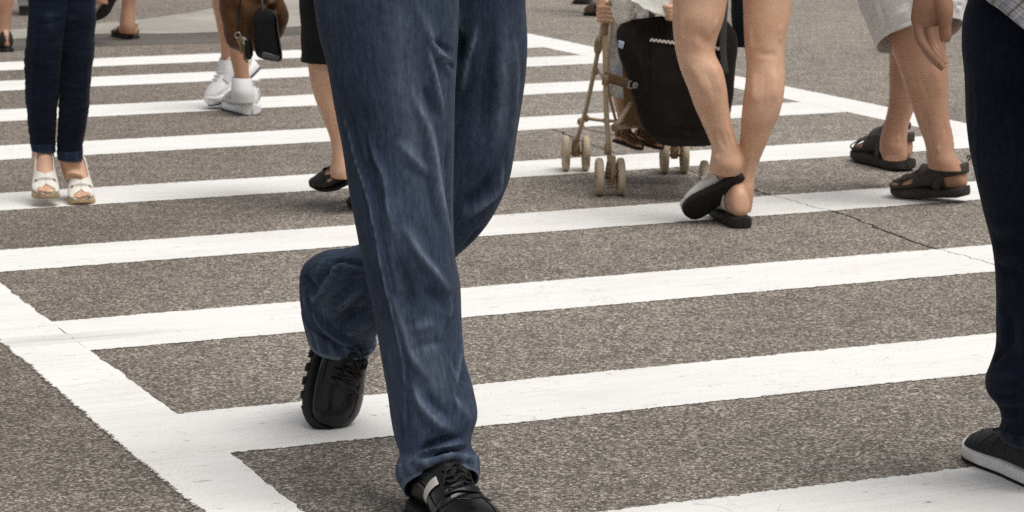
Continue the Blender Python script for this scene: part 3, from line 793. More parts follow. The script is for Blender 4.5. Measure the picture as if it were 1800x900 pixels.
# ================================================================ woman in skinny indigo jeans, cream wedge shoes
YG = 8.86
girl = empty('person', gz(110, 358), 'person in tight dark indigo jeans and cream peep-toe wedge shoes at the left', 'person')
GL = [(48, -90, 126, -90, YG, .95), (49, -30, 124, -30, YG, .95), (50, 0, 122, 0, YG, .95), (50, 30, 120, 30, YG, .98), (47, 62, 115, 62, YG, 1.0), (44, 92, 110, 92, YG, 1.05), (44, 130, 107, 130, YG+.01, 1.05), (45, 165, 104, 165, YG+.02, 1.0),
      (47, 190, 101, 190, YG+.03, 1.0), (48, 205, 100, 205, YG+.035, 1.0), (51, 235, 98, 238, YG+.045, 1.0), (54, 255, 97, 258, YG+.05, 1.0), (56, 264, 97, 268, YG+.05, 1.05)]
GR = [(108, -90, 172, -90, YG+.03, .95), (106, -30, 170, -30, YG+.03, .95), (106, 0, 168, 0, YG+.03, .95), (104, 30, 169, 30, YG+.03, .98), (106, 62, 166, 62, YG+.03, 1.0), (107, 92, 165, 92, YG+.03, 1.05), (106, 130, 161, 130, YG+.035, 1.05), (104, 165, 158, 165, YG+.04, 1.0),
      (103, 190, 157, 190, YG+.045, 1.0), (102, 210, 153, 210, YG+.05, 1.0), (101, 235, 150, 235, YG+.06, 1.0), (100, 258, 145, 258, YG+.065, 1.0), (102, 280, 143, 283, YG+.065, 1.05)]
PL = loft(GL, 170, 80, 2.1); PR = loft(GR, 170, 80, 2.1)
def slim_folds(P, seed, rows):
    N = grid_normals(P); q = P*np.array([1, 1, 1.6]); d = .0022*vnoise(q, 16, seed)+.0016*vnoise(q*np.array([.45, .45, 1]), 60, seed+3)
    P = P+N*d[..., None]
    return sculpt(P, rows)
PL, WL = slim_folds(PL, 3, [([(50, 4), (85, 2), (120, 8)], .008, -.004), ([(50, 20), (80, 30), (118, 26)], .008, .005, .2), ([(48, 34), (70, 42), (112, 38)], .006, -.006), ([(50, 58), (75, 68), (110, 60)], .006, .004, .15), ([(60, 76), (85, 77), (108, 72)], .0035, .004, .35),
    ([(58, 5), (60, 60), (56, 110), (54, 170), (55, 200)], .004, .004, .45), ([(85, 10), (90, 40), (88, 65)], .018, .003, .30), ([(46, 178), (65, 183), (95, 178)], .006, -.007), ([(48, 190), (70, 197), (98, 192)], .006, .008, .2), ([(50, 203), (72, 211), (98, 204)], .005, -.008), ([(52, 216), (75, 224), (98, 216)], .006, .008, .2), ([(54, 230), (75, 238), (97, 232)], .005, -.006), ([(55, 244), (78, 250), (97, 246)], .005, .005, .15)])
PR, WR = slim_folds(PR, 7, [([(115, 8), (140, 12), (166, 6)], .006, .005, .2), ([(115, 20), (140, 26), (166, 20)], .006, -.005), ([(112, 32), (140, 36), (168, 30)], .006, .006, .25), ([(112, 55), (140, 60), (165, 55)], .005, -.005), ([(110, 76), (138, 79), (164, 76)], .0035, .004, .35), ([(112, 88), (140, 92), (163, 86)], .005, -.004),
    ([(110, 100), (108, 140), (106, 180), (106, 200)], .0045, .003, .25), ([(155, 100), (152, 150), (150, 190)], .006, .004, .2), ([(104, 205), (125, 198), (152, 192)], .006, -.007), ([(104, 218), (126, 210), (152, 205)], .006, .008, .2), ([(102, 232), (125, 228), (150, 222)], .005, -.007), ([(102, 245), (125, 241), (149, 236)], .006, .007, .2), ([(102, 258), (125, 256), (146, 250)], .005, -.006)])
gj = link('jeans', multi_tube('jeans', [PL, PR], [(True, False), (True, False)], [{'wear': WL}, {'wear': WR}]), M_NAVY, girl)
sm = gj.modifiers.new('thick', 'SOLIDIFY'); sm.thickness = .0016; sm.offset = -1
M_NAVY_HEM = make_denim('indigo_hem', (.007, .012, .026), (.016, .026, .050), (.04, .06, .10))
for P, sd_ in ((PL, 3), (PR, 5)):
    h = hem_band(P, 170-9, 'hem', gj, sd_, .0004); h.data.materials.clear(); h.data.materials.append(M_NAVY_HEM)
# feet and wedge shoes
M_CREAM = make_leather('cream_leather', (.76, .73, .67), 0.45, 300, 0.4, 0.12, 0.2)
def make_cork():
    n = NT('woven_cork'); p = n.coord('Object')
    w = n.n('ShaderNodeTexWave', wave_type='BANDS'); n.l(n.mapping(p, (1, 1, 1), (.5, .3, 1.0)), w.inputs[0]); w.inputs['Scale'].default_value = 62; w.inputs['Distortion'].default_value = 3.5; w.inputs['Detail'].default_value = 3
    c = n.ramp(w.outputs[1], [(0.2, (.40, .30, .17)), (0.8, (.60, .52, .38))])
    c = n.mix(1.0, c, n.ramp(n.noise(p, 120, 3), [(0.3, .85), (0.7, 1.12)]), 'MULTIPLY')
    n.bump(w.outputs[1], .3, .001)
    return n.set(c, .75, .3)
M_CORK = make_cork()
M_TAN_SOLE = make_plain('tan_platform', (.36, .25, .125), 0.6)
M_INSOLE = make_plain('insole', (.38, .26, .17), 0.7)
def toe_grids(ft, sizes, splay=0.0, lift=0.0):
    G = []
    ys = [.026, .009, -.005, -.018, -.029]; r = [.0115, .0088, .0083, .0078, .0072]; x1 = [.252, .252, .246, .238, .228]
    for y, rr, x in zip(ys, r, x1):
        pts = [(x-.058, y*.9, .016), (x-.032, y, .0165), (x-.014, y*1.02, .0150), (x-.003, y*1.02, .0110)]
        P = [ft.world(np.array(p)+[0, 0, lift]) for p in pts]
        G.append(tube_grid(P, [rr*ft.s*1.0, rr*ft.s*.92, rr*ft.s*1.0, rr*ft.s*.72], 14, 18))
    return G
girl_skin = []
def wedge(heel, toe, side, parent, roll=(0, 0, 1)):
    # foot on a steep wedge: ball flat, heel raised
    ft = Foot(FOOT, np.asarray(heel), np.asarray(toe), np.asarray(roll, float), side, .225, bend=(.178, .50), e=2.3)
    zo = np.array([0, 0, .022])
    class Up(Foot): pass
    base = ft.o.copy(); ft.o = base + ft.M@np.array([0, 0, .022*ft.s])
    girl_skin.append(ft.grid(60, 44)); girl_skin.extend(toe_grids(ft, None))
    # upper: vamp crossing over the toes with a peep hole and two small cut-outs, sides rising to a heel counter
    def amax(x):   # how far up the side the leather climbs
        return pchip(x, [0, .02, .05, .09, .125, .140, .152, .205, .224, .238, .25], [2.95, 2.80, 2.45, 1.95, 2.05, 2.60, PI, PI, 2.75, 2.05, 1.75])
    def fn(s, t):
        x = .002+.243*s; am = amax(x); a = -am+2*am*t
        return ft.pt(x, a, .0030+.0035*np.clip(1-x/.08, 0, 1))
    def mask(s, t):
        x = .002+.243*s; am = amax(x); a = -am+2*am*t; top = PI-np.abs(a)
        hole = ((x-.172)/.0075)**2+((top-.95)/.18)**2 < 1
        return ~hole
    o = shell_mesh('shoe', fn, 110, 90, .0028, M_CREAM, parent, mask)
    # wedge body between foot bed and ground
    nx, na = 60, 30; q = np.linspace(0, 1, nx); x = .252*(0.5-0.5*np.cos(q*PI))-.002
    t = FOOT; yc = pchip(np.clip(x, 0, .25), t[:, 0], t[:, 1]); hw = np.maximum(pchip(np.clip(x, 0, .25), t[:, 0], t[:, 2])+.0055, .010); hw[0] *= .6; hw[-1] *= .7
    top = ft.world(np.stack([x, yc*0, np.full(nx, .004)], -1)); bed = (top-base)@ft.M    # bent foot bed in shoe space
    bx, bz = bed[:, 0]/ft.s, bed[:, 2]/ft.s
    a = np.linspace(0, 2*PI, na, endpoint=False); c, s_ = np.cos(a), np.sin(a); e = 5
    c = np.sign(c)*np.abs(c)**(2/e); s_ = np.sign(s_)*np.abs(s_)**(2/e)
    zb = np.where(bx > .205, (bx-.205)**2*5, 0.0)
    G = np.stack([np.repeat(bx[:, None], na, 1), yc[:, None]+hw[:, None]*c[None]*(1-.10*(s_[None] < 0)), (zb+bz)[:, None]/2+(bz-zb)[:, None]/2*s_[None]], -1)*ft.s
    G = base+(G*np.array([1, side, 1]))@ft.M.T
    link('wedge_sole', tube_mesh('wedge_sole', G, True, True), M_CORK, o)
    fr = np.where(x > .19)[0]
    zt2 = bz*.62
    G2 = np.stack([np.repeat(bx[fr][:, None], na, 1), yc[fr][:, None]+(hw[fr][:, None]+.0014)*c[None], (zb+zt2)[fr][:, None]/2+(zt2-zb)[fr][:, None]/2*s_[None]], -1)*ft.s
    G2[..., 0] += .0016
    G2 = base+(G2*np.array([1, side, 1]))@ft.M.T
    link('platform', tube_mesh('platform', G2, True, True), M_TAN_SOLE, o)
    return ft
tR = gz(143, 361); fR = wedge(tR+np.array([-.050, .215, 0]), tR, 1, girl)
tL = gz(84, 364); tL[2] = .026; fL = wedge(tL+np.array([-.050, .205, .018]), tL, -1, girl)
AL = loft([(54, 225, 97, 228, YG+.045, .95), (56, 250, 95, 255, YG+.055, .95), (56, 268, 95, 272, YG+.065, 1.0), (56, 285, 97, 288, YG+.07, 1.1), (60, 300, 98, 303, YG+.05, 1.2)], 40, 40)
AR = loft([(104, 225, 146, 228, YG+.05, .95), (105, 262, 142, 264, YG+.065, .95), (106, 285, 143, 288, YG+.07, 1.0), (109, 300, 146, 304, YG+.075, 1.1), (114, 316, 150, 318, YG+.05, 1.2)], 40, 40)
union_body('body', girl_skin+[AL, AR], .0024, M_SKIN, girl, 4)
# ================================================================ bare-legged woman in black-soled mules, seen from behind
mw = empty('person', gz(1302, 400), 'person with bare legs in pale slip-on mules, seen from behind, one heel lifted', 'person')
YM = 8.42
ML = [(1172, -150, 1306, -150, YM+.02, .98), (1176, -80, 1296, -80, YM+.01, .98), (1182, 0, 1279, 0, YM, 1.0), (1182, 35, 1271, 38, YM-.01, 1.02), (1184, 65, 1260, 70, YM-.01, 1.05), (1188, 92, 1257, 92, YM-.01, 1.08), (1197, 125, 1270, 122, YM-.02, 1.08), (1209, 155, 1277, 152, YM-.025, 1.08),
      (1221, 188, 1281, 186, YM-.02, 1.05), (1233, 215, 1286, 213, YM-.015, 1.0), (1244, 240, 1293, 238, YM-.01, 1.0), (1251, 260, 1300, 262, YM-.005, 1.1), (1249, 280, 1307, 284, YM, 1.15), (1246, 298, 1304, 300, YM+.01, 1.05)]
MR = [(1298, -150, 1402, -150, YM+.06, 1.0), (1302, -80, 1399, -80, YM+.06, 1.0), (1306, 0, 1393, 0, YM+.05, 1.0), (1307, 40, 1387, 40, YM+.04, 1.02), (1309, 80, 1380, 80, YM+.03, 1.05), (1312, 110, 1379, 110, YM+.02, 1.05), (1311, 140, 1380, 140, YM+.01, 1.08), (1307, 170, 1377, 170, YM, 1.1),
      (1304, 200, 1370, 200, YM, 1.08), (1302, 230, 1357, 230, YM+.005, 1.03), (1300, 258, 1345, 258, YM+.01, 1.0), (1296, 285, 1334, 285, YM+.02, 1.0), (1290, 312, 1327, 312, YM+.025, 1.05), (1284, 338, 1325, 338, YM+.02, 1.05), (1282, 358, 1323, 358, YM+.02, .95), (1285, 372, 1320, 373, YM+.02, .8)]
PML = loft(ML, 120, 60); PMR = loft(MR, 120, 60)
# soft anatomy: hollow of the knee, the two heads of the calf, the tendon
PML, _ = sculpt(PML, [(f[0], f[1], f[2]*1.6) for f in [([(1225, 52), (1238, 72), (1252, 82)], .016, -.0065), ([(1200, 20), (1196, 50), (1200, 85)], .010, .003), ([(1262, 30), (1252, 60)], .008, .003), ([(1215, 110), (1228, 140), (1240, 168)], .017, .004), ([(1250, 105), (1262, 140), (1266, 165)], .014, .004), ([(1240, 120), (1250, 150), (1256, 180)], .006, -.0018), ([(1276, 215), (1285, 245), (1294, 268)], .006, .003), ([(1262, 225), (1270, 250), (1278, 268)], .007, -.0028), ([(1255, 274), (1264, 280)], .008, .004)]])
PMR, _ = sculpt(PMR, [(f[0], f[1], f[2]*1.6) for f in [([(1325, 88), (1345, 98), (1368, 94)], .010, -.0035), ([(1320, 40), (1318, 70), (1322, 95)], .008, .003), ([(1372, 40), (1370, 75)], .008, .003), ([(1325, 125), (1325, 155), (1325, 190)], .015, .004), ([(1360, 120), (1362, 150), (1358, 185)], .015, .004), ([(1344, 120), (1344, 160), (1340, 200)], .006, -.002), ([(1325, 255), (1316, 290), (1308, 325)], .006, .003), ([(1297, 342), (1303, 340)], .006, .002), ([(1290, 300), (1296, 330)], .006, -.002), ([(1324, 300), (1318, 330)], .005, -.002)]])
M_MULE = make_leather('pale_suede', (.74, .72, .67), 0.7, 500, 0.25, 0.10, 0.2)
M_MSOLE = make_plain('black_sole', (.014, .013, .013), 0.62, 0.35)
M_BUCKLE = make_plain('brass_buckle', (.45, .36, .20), 0.35, 0.5, metal=0.8)
mule_skin = [PML, PMR]
def mule(heel, toe, up, side, parent, length=.26, thick=.026):
    ft = Foot(FOOT, np.asarray(heel), np.asarray(toe), np.asarray(up, float), side, length)
    base = ft.o.copy(); ft.o = base+ft.M@np.array([0, 0, thick*.9+(.010 if up[2] > .9 else 0)])
    mule_skin.append(ft.grid(60, 44)); mule_skin.extend(toe_grids(ft, None))
    def fn(s, t):
        x = .082+.165*s; am = 2.1+0*s; am = pchip(x, [.08, .10, .125, .145, .25], [1.62, 2.3, PI-.25, PI, PI]); a = -am+2*am*t
        p = ft.local(x, a, .0048); return ft.world(p)
    o = shell_mesh('mule', fn, 70, 60, .003, M_MULE, parent)
    def zt(x): return np.full_like(x, .004)
    def zb(x): return -thick-.010*np.clip(1-x/.11, 0, 1)*(up[2] > .9)+np.where(x > .20, (x-.20)**2*6, 0)+np.where(x < .012, (.012-x)*.5, 0)
    link('mule_sole', tube_mesh('mule_sole', sole_grid(ft, .0065, zb, zt, 60, 40, e=4.5), True, True), M_MSOLE, o)
    # strap over the instep and buckle
    pts = [ft.pt(np.array(.118), np.array(a), .0085) for a in np.linspace(1.35, 2*PI-1.35, 24)]
    ribbon('strap', pts, .024, .003, ft.M[:, 0], M_MULE, o, 40)
    for sg in (-1, 1):
        pts = [ft.pt(np.array(.105+.026*k/4), np.array(sg*(1.55)), .0125) for k in range(5)]
        ribbon('buckle_tab', pts, .018, .004, ft.M[:, 2], M_MULE if sg*side > 0 else M_BUCKLE, o, 12)
    return ft
hR = gz(1305, 402)
mule(hR, hR+np.array([-.055, .25, 0]), (0, 0, 1), -1, mw)
toeL = at(1207, 382, YM+.04); heelL = at(1309, 316, YM-.015)
mule(heelL, toeL, (-.40, .95, .42), 1, mw, length=float(np.linalg.norm(toeL-heelL)))
union_body('body', mule_skin, .0030, M_SKIN, mw, 5)
# ================================================================ man in white shorts and dark strapped sandals
sm_ = empty('person', gz(1640, 352), 'person in white cuffed shorts and dark grey strapped sandals', 'person')
YS = 8.85
SNEAR = [(1548, -60, 1680, -60, YS+.02, 1.0), (1556, 0, 1672, 0, YS+.02, 1.0), (1562, 50, 1664, 50, YS+.01, 1.0), (1567, 85, 1662, 85, YS, 1.0), (1577, 112, 1666, 112, YS, 1.0), (1588, 145, 1667, 145, YS, 1.0), (1600, 178, 1667, 178, YS, 1.0), (1609, 205, 1668, 205, YS, 1.0),
         (1617, 228, 1672, 228, YS, 1.0), (1624, 246, 1675, 248, YS, 1.05), (1628, 262, 1678, 264, YS, 1.1), (1629, 280, 1684, 282, YS, 1.1), (1632, 296, 1690, 300, YS, 1.0)]
SFAR = [(1545, -60, 1640, -60, YS+.32, 1.0), (1556, 0, 1632, 0, YS+.33, 1.0), (1563, 50, 1624, 50, YS+.34, 1.0), (1563, 95, 1618, 95, YS+.35, 1.0), (1563, 130, 1618, 130, YS+.36, 1.0), (1563, 165, 1614, 165, YS+.37, 1.0), (1561, 190, 1607, 190, YS+.38, 1.0),
        (1556, 212, 1599, 212, YS+.385, 1.0), (1550, 232, 1595, 232, YS+.39, 1.05), (1547, 248, 1594, 250, YS+.39, 1.15), (1547, 264, 1594, 268, YS+.38, 1.15), (1552, 278, 1594, 280, YS+.37, 1.0)]
PSN = loft(SNEAR, 110, 60); PSF = loft(SFAR, 110, 60)
PSN, _ = sculpt(PSN, [(f[0], f[1], f[2]*1.5) for f in [([(1640, 110), (1648, 145), (1650, 175)], .020, .004), ([(1590, 110), (1605, 150), (1615, 185)], .008, .003), ([(1615, 120), (1627, 160), (1632, 190)], .007, -.0025), ([(1645, 262), (1652, 264)], .011, .0055), ([(1670, 215), (1675, 245), (1679, 265)], .005, .003), ([(1660, 215), (1664, 245)], .006, -.0035), ([(1625, 200), (1632, 235)], .006, -.002)]])
PSF, _ = sculpt(PSF, [([(1590, 120), (1588, 160), (1584, 190)], .016, .003), ([(1575, 245), (1582, 246)], .009, .004), ([(1590, 210), (1590, 240)], .005, .0025)])
M_SANDAL = make_leather('dark_sandal', (.058, .050, .044), 0.75, 420, 0.25, 0.2, 0.25)
M_SANDSOLE = make_plain('sandal_sole', (.042, .036, .032), 0.8, 0.25, 0.18)
s_skin = [PSN, PSF]
def sandal(heel, toe, up, side, parent, length, outer):
    ft = Foot(FOOT, np.asarray(heel), np.asarray(toe), np.asarray(up, float), side, length)
    base = ft.o.copy(); th = .026; ft.o = base+ft.M@np.array([0, 0, th*ft.s])
    s_skin.append(ft.grid(60, 44)); s_skin.extend(toe_grids(ft, None))
    # moulded vamp with oval windows
    def fn(s, t):
        x = .060+.178*s
        am = pchip(x, [.06, .075, .09, .110, .125, .19, .232, .25], [1.5, 1.85, 2.5, PI-.12, PI, PI, PI-.1, 2.2]); a = -am+2*am*t
        return ft.pt(x, a, .0062)
    def mask(s, t):
        x = .060+.178*s; am = pchip(x, [.06, .075, .09, .110, .125, .19, .232, .25], [1.5, 1.85, 2.5, PI-.12, PI, PI, PI-.1, 2.2]); a = np.abs(-am+2*am*t)
        w1 = ((x-.178)/.021)**2+((a-1.62)/.33)**2 < 1
        w2 = ((x-.219)/.0135)**2+((a-1.80)/.33)**2 < 1
        w3 = ((x-.150)/.010)**2+((a-2.55)/.30)**2 < 1
        return ~(w1 | w2 | w3)
    o = shell_mesh('sandal', fn, 150, 130, .0045, M_SANDAL, parent, mask)
    # top hook strap
    pts = [ft.pt(np.array(.128-.004*math.cos(a)), np.array(a), .0105) for a in np.linspace(1.75, 2*PI-1.75, 22)]
    ribbon('strap', pts, .030, .0045, ft.M[:, 0], M_SANDAL, o, 40)
    pts = [ft.pt(np.array(.196), np.array(a), .0100) for a in np.linspace(2.0, 2*PI-2.0, 18)]
    ribbon('strap', pts, .020, .0035, ft.M[:, 0], M_SANDAL, o, 30)
    # padded heel strap round the ankle
    lp = []
    for a in np.linspace(-1.0, 1.0, 27):
        ang = a*PI*0.5
        x = .112-.113*math.cos(ang)**0.8; y = .0420*math.copysign(abs(math.sin(ang))**.7, a); z = .050+.016*math.cos(ang)
        lp.append(ft.world(np.array([x, y, z])))
    ribbon('heel_strap', lp, .037, .010, ft.M[:, 2], M_SANDAL, o, 60)
    tb = [ft.world(np.array([-.008, 0, .088])), ft.world(np.array([-.015, 0, .100])), ft.world(np.array([-.010, 0, .106])), ft.world(np.array([-.004, 0, .096]))]
    ribbon('pull_tab', tb, .014, .003, ft.M[:, 1], M_SANDAL, o, 14)
    # collar quarters rising from the vamp to the ankle
    for sg in (-1, 1):
        shell_mesh('quarter', lambda s, t: ft.pt(.074+.058*s, sg*(1.25+(1.18+.22*s)*t), .0072), 24, 26, .0045, M_SANDAL, o)
    # side posts that carry the heel strap
    for sg in (-1, 1):
        ps = [ft.world(np.array([.088, sg*.041, .004])), ft.world(np.array([.078, sg*.043, .030])), ft.world(np.array([.068, sg*.0425, .055]))]
        ribbon('strap', ps, .030, .0045, ft.M[:, 0], M_SANDAL, o, 16)
    def zt(x): return .004+np.where(x < .05, .008*(1-x/.05), 0)+np.where((x > .10) & (x < .2), .005*np.sin((x-.1)/.1*PI), 0)
    def zb(x): return -th+np.where(x > .20, (x-.20)**2*7, 0)+np.where(x < .03, (.03-x)*.25, 0)
    link('sandal_sole', tube_mesh('sandal_sole', sole_grid(ft, .0085, zb, zt, 60, 40, e=4), True, True), M_SANDSOLE, o)
    return ft
hN = gz(1700, 357); hN[2] = .020; tN = gz(1571, 345)
sandal(hN, tN, (0, 0, 1), 1, sm_, float(np.linalg.norm(tN-hN)), 1)
hF = gz(1592, 302); tF = gz(1516, 280)
sandal(hF, tF, (0, 0, 1), -1, sm_, float(np.linalg.norm(tF-hF)), -1)
union_body('body', s_skin, .0030, M_SKIN_TAN, sm_, 5)
M_WHITECOTTON = make_cloth('white_cotton', (.66, .645, .635), .9, .07, 700, .1)
SH1 = [(1478, -170, 1735, -170, YS+.03, .8, .42), (1490, -90, 1722, -90, YS+.02, .85, .42), (1504, -25, 1706, -40, YS+.01, .88, .42), (1513, 5, 1700, -10, YS, .9, .42), (1524, 35, 1696, 12, YS, .92, .42), (1533, 58, 1693, 28, YS, .94, .42), (1537, 68, 1692, 36, YS, .95, .42), (1541, 80, 1691, 47, YS, .95, .42)]
PSH = loft(SH1, 130, 110, 2.2)
PSH, _ = sculpt(PSH, [([(1512, 0), (1528, 32), (1540, 58)], .012, -.010), ([(1535, -5), (1545, 25), (1552, 50)], .007, .008), ([(1545, -5), (1556, 28), (1560, 55)], .0055, -.007), ([(1560, 40), (1575, 25), (1595, 15)], .010, .009), ([(1570, 50), (1590, 38), (1605, 34)], .007, -.007), ([(1555, 50), (1580, 48), (1602, 38)], .007, .007), ([(1600, -10), (1602, 20), (1604, 45)], .012, -.008), ([(1672, -8), (1678, 10), (1686, 25)], .008, .008), ([(1680, 5), (1690, 12)], .006, -.007), ([(1640, -10), (1645, 10), (1648, 30)], .012, .007)])
N_ = grid_normals(PSH); PSH = PSH+N_*(.003*vnoise(PSH, 18, 3))[..., None]
sh = link('shorts', tube_mesh('shorts', PSH, True, False), M_WHITECOTTON, sm_)
smd = sh.modifiers.new('thick', 'SOLIDIFY'); smd.thickness = .003; smd.offset = -1
hb = hem_band(PSH, 130-20, 'cuff', sh, 8, .0010); hb.data.materials.clear(); hb.data.materials.append(M_WHITECOTTON)
# side pocket edge
pk = [PSH[k, (110//2-12) % 110]+N_[k, (110//2-12) % 110]*.004 for k in range(20, 90, 10)]
tube('pocket_seam', pk, .0022, M_WHITECOTTON, sh, 8)
# ================================================================ man at the right edge: dark jeans, plaid shirt, canvas sneaker, hanging hand
rm = empty('person', gz(1815, 850), 'person in near-black jeans, plaid shirt and white-soled dark sneaker at the right edge', 'person')
YR = 5.18
RJ = [(1716, -160, 1960, -160, YR, .75), (1712, -60, 1945, -60, YR, .8), (1704, 0, 1930, 0, YR, .85), (1696, 28, 1922, 28, YR, .88), (1693, 80, 1915, 80, YR, .9), (1697, 130, 1908, 130, YR, .9), (1700, 200, 1902, 200, YR, .92), (1706, 260, 1895, 260, YR, .95), (1716, 310, 1890, 310, YR, .95), (1729, 365, 1888, 365, YR, .98),
      (1739, 410, 1888, 410, YR, 1.0), (1745, 445, 1890, 445, YR, 1.0), (1750, 495, 1893, 495, YR, 1.0), (1752, 560, 1893, 560, YR, 1.0), (1751, 615, 1890, 615, YR, 1.0), (1742, 645, 1889, 640, YR, 1.05), (1734, 668, 1889, 660, YR, 1.08), (1736, 690, 1888, 680, YR, 1.05), (1752, 712, 1886, 705, YR, 1.0), (1760, 735, 1886, 728, YR, 1.0), (1759, 757, 1890, 755, YR, 1.05), (1762, 775, 1894, 788, YR, 1.08)]
# the far leg, stepping ahead and out of the frame
RJ2 = [(1790, -160, 2010, -160, YR-.14, .75), (1800, 0, 2010, 0, YR-.16, .8), (1840, 130, 2040, 130, YR-.20, .85), (1890, 300, 2070, 300, YR-.26, .9), (1950, 480, 2110, 480, YR-.30, .9), (1990, 640, 2140, 640, YR-.30, .95), (2000, 780, 2150, 790, YR-.28, 1.0), (2000, 850, 2150, 860, YR-.28, 1.0)]
PRJ = loft(RJ, 240, 120, 2.15); PRJ2 = loft(RJ2, 60, 60, 2.15)
PRJ = soft(PRJ, .0035, 10, 21, .6)
PRJ, WRJ = sculpt(PRJ, [([(1708, 110), (1716, 170), (1716, 250), (1722, 320), (1735, 370)], .0035, .004, .5), ([(1745, 425), (1770, 432), (1798, 420)], .010, -.010), ([(1742, 400), (1770, 408), (1796, 398)], .010, .010, .3), ([(1752, 470), (1775, 480), (1798, 470)], .012, -.010), ([(1750, 450), (1775, 458), (1798, 448)], .010, .010, .25), ([(1755, 520), (1765, 570), (1760, 610)], .010, .008, .3), ([(1772, 540), (1778, 590), (1770, 630)], .012, -.009),
    ([(1738, 655), (1765, 668), (1795, 660)], .010, .012, .3), ([(1742, 690), (1770, 700), (1798, 690)], .008, -.014), ([(1756, 715), (1778, 722), (1798, 715)], .007, -.012), ([(1762, 730), (1780, 738), (1798, 732)], .006, .009, .3), ([(1768, 745), (1771, 752), (1766, 765)], .005, .006, .6), ([(1745, 640), (1752, 625), (1775, 612)], .009, -.009), ([(1790, 560), (1795, 600), (1790, 640)], .010, .006, .2)])
rj = link('jeans', multi_tube('jeans', [PRJ, PRJ2], [(True, False), (True, False)], [{'wear': WRJ}, {'wear': np.zeros(PRJ2.shape[:2])}]), M_BLACKJEAN, rm)
sm2 = rj.modifiers.new('thick', 'SOLIDIFY'); sm2.thickness = .0016; sm2.offset = -1
hb = hem_band(PRJ, 240-9, 'hem', rj, 6, .0006); hb.data.materials.clear(); hb.data.materials.append(M_BLACKJEAN)
# shirt tail
def make_plaid():
    n = NT('plaid_cotton'); uv = n.coord('UV'); s = n.sep(n.mapping(uv, (1, 1, 1), (0, 0, .55)))
    def stripes(v, f, w, off=0.0):
        fr = n.math('FRACT', n.math('ADD', n.math('MULTIPLY', v, f), off)); return n.math('LESS_THAN', fr, w)
    c = n.mix(n.math('MULTIPLY', stripes(s[0], 26, .30), .6), (.42, .42, .44), (.26, .29, .36))
    c = n.mix(n.math('MULTIPLY', stripes(s[1], 26, .30), .6), c, (.26, .29, .36))
    for v, f, w, o, col in ((0, 26, .14, .42, (.20, .165, .13)), (1, 26, .14, .42, (.20, .165, .13)), (0, 26, .05, .70, (.62, .60, .58)), (1, 26, .05, .70, (.62, .60, .58)), (0, 26, .03, .38, (.05, .055, .07)), (1, 26, .03, .38, (.05, .055, .07))):
        c = n.mix(n.math('MULTIPLY', stripes(s[v], f, w, o), .75), c, col)
    wv = n.noise(n.mapping(uv, (900, 900, 1)), 1.0, 2); c = n.mix(1.0, c, n.ramp(wv, [(0.3, .85), (0.7, 1.12)]), 'MULTIPLY')
    n.bump(wv, .2, .001); return n.set(c, .9, .2)
SHR = [(1690, -420, 1990, -420, YR-.03, .72), (1688, -260, 1995, -260, YR-.03, .76), (1686, -120, 1998, -120, YR-.04, .80), (1692, -45, 1990, 30, YR-.04, .86), (1712, -18, 1980, 180, YR-.04, .90), (1722, -8, 1975, 225, YR-.04, .92)]
PSHR = loft(SHR, 90, 90, 2.2); N_ = grid_normals(PSHR); PSHR = PSHR+N_*(.006*vnoise(PSHR, 9, 2)+.002*vnoise(PSHR, 24, 4))[..., None]
shirt = link('shirt', tube_mesh('shirt', PSHR, True, False), make_plaid(), rm)
smd = shirt.modifiers.new('thick', 'SOLIDIFY'); smd.thickness = .0022; smd.offset = -1
# sneaker
M_CANVAS = make_cloth('dark_canvas', (.026, .024, .025), .85, .2, 1400, .05, 30)
M_WHITE_RUBBER = make_plain('white_rubber', (.76, .75, .74), 0.5, 0.4, 0.08, 30)
M_SEAMDARK = make_plain('seam_dark', (.05, .048, .05), .8)
def sneaker(heel, toe, side, parent, length, upm=None, foxm=None, botm=None, z_lift=.012):
    ft = Foot(SHOE, np.asarray(heel), np.asarray(toe), np.array([0, 0, 1.0]), side, length); ft.o = ft.o+ft.M@np.array([0, 0, z_lift*ft.s])
    o = link('sneaker', tube_mesh('sneaker', ft.grid(90, 64), True, True), upm or M_CANVAS, parent)
    def zb(x): return -z_lift+.003+np.where(x > .22, (x-.22)**2*3.5, 0)
    def zt(x): return np.full_like(x, .020)+np.where(x > .22, (x-.22)**2*4.0, 0)+.003*np.sin(np.clip(x/.25, 0, 1)*PI)*0
    link('sole', tube_mesh('sole', sole_grid(ft, .0035, zb, zt, 70, 36, e=5), True, True), foxm or M_WHITE_RUBBER, o)
    link('outsole', tube_mesh('outsole', sole_grid(ft, .0030, lambda x: zb(x)-.003, lambda x: zb(x)+.002, 70, 24, e=4), True, True), botm or M_BLACK_RUBBER, o)
    for k in range(5):
        x = .125+.015*k
        pts = [ft.pt(np.array(x+.004*math.sin(j)), np.array(PI-.45+.9*j/6), .004) for j in range(7)]
        tube('lace', pts, .0026, M_LACE if upm is None else upm, o, 8)
    for xx, infl in ((.195, .0012), (.155, .0012), (.110, .0012)):
        for sg in (-1, 1):
            pts = [ft.pt(np.array(xx-.03*q+.0*q), np.array(sg*(1.35+1.1*q)), infl) for q in np.linspace(0, 1, 8)]
            tube('seam', pts, .0011, upm or M_SEAMDARK, o, 6)
    pts = [ft.pt(np.array(.236-.030*abs(math.sin(a-PI))**1.5), np.array(a), .0012) for a in np.linspace(PI-1.4, PI+1.4, 17)]
    tube('seam', pts, .0012, upm or M_SEAMDARK, o, 6)
    return ft
tS = gz(1722, 803); hS = gz(1850, 862)
sneaker(hS, tS, -1, rm, .30)
tS2 = gz(2060, 960)
sneaker(tS2, tS2+np.array([-.11, .27, 0]), 1, rm, .29)
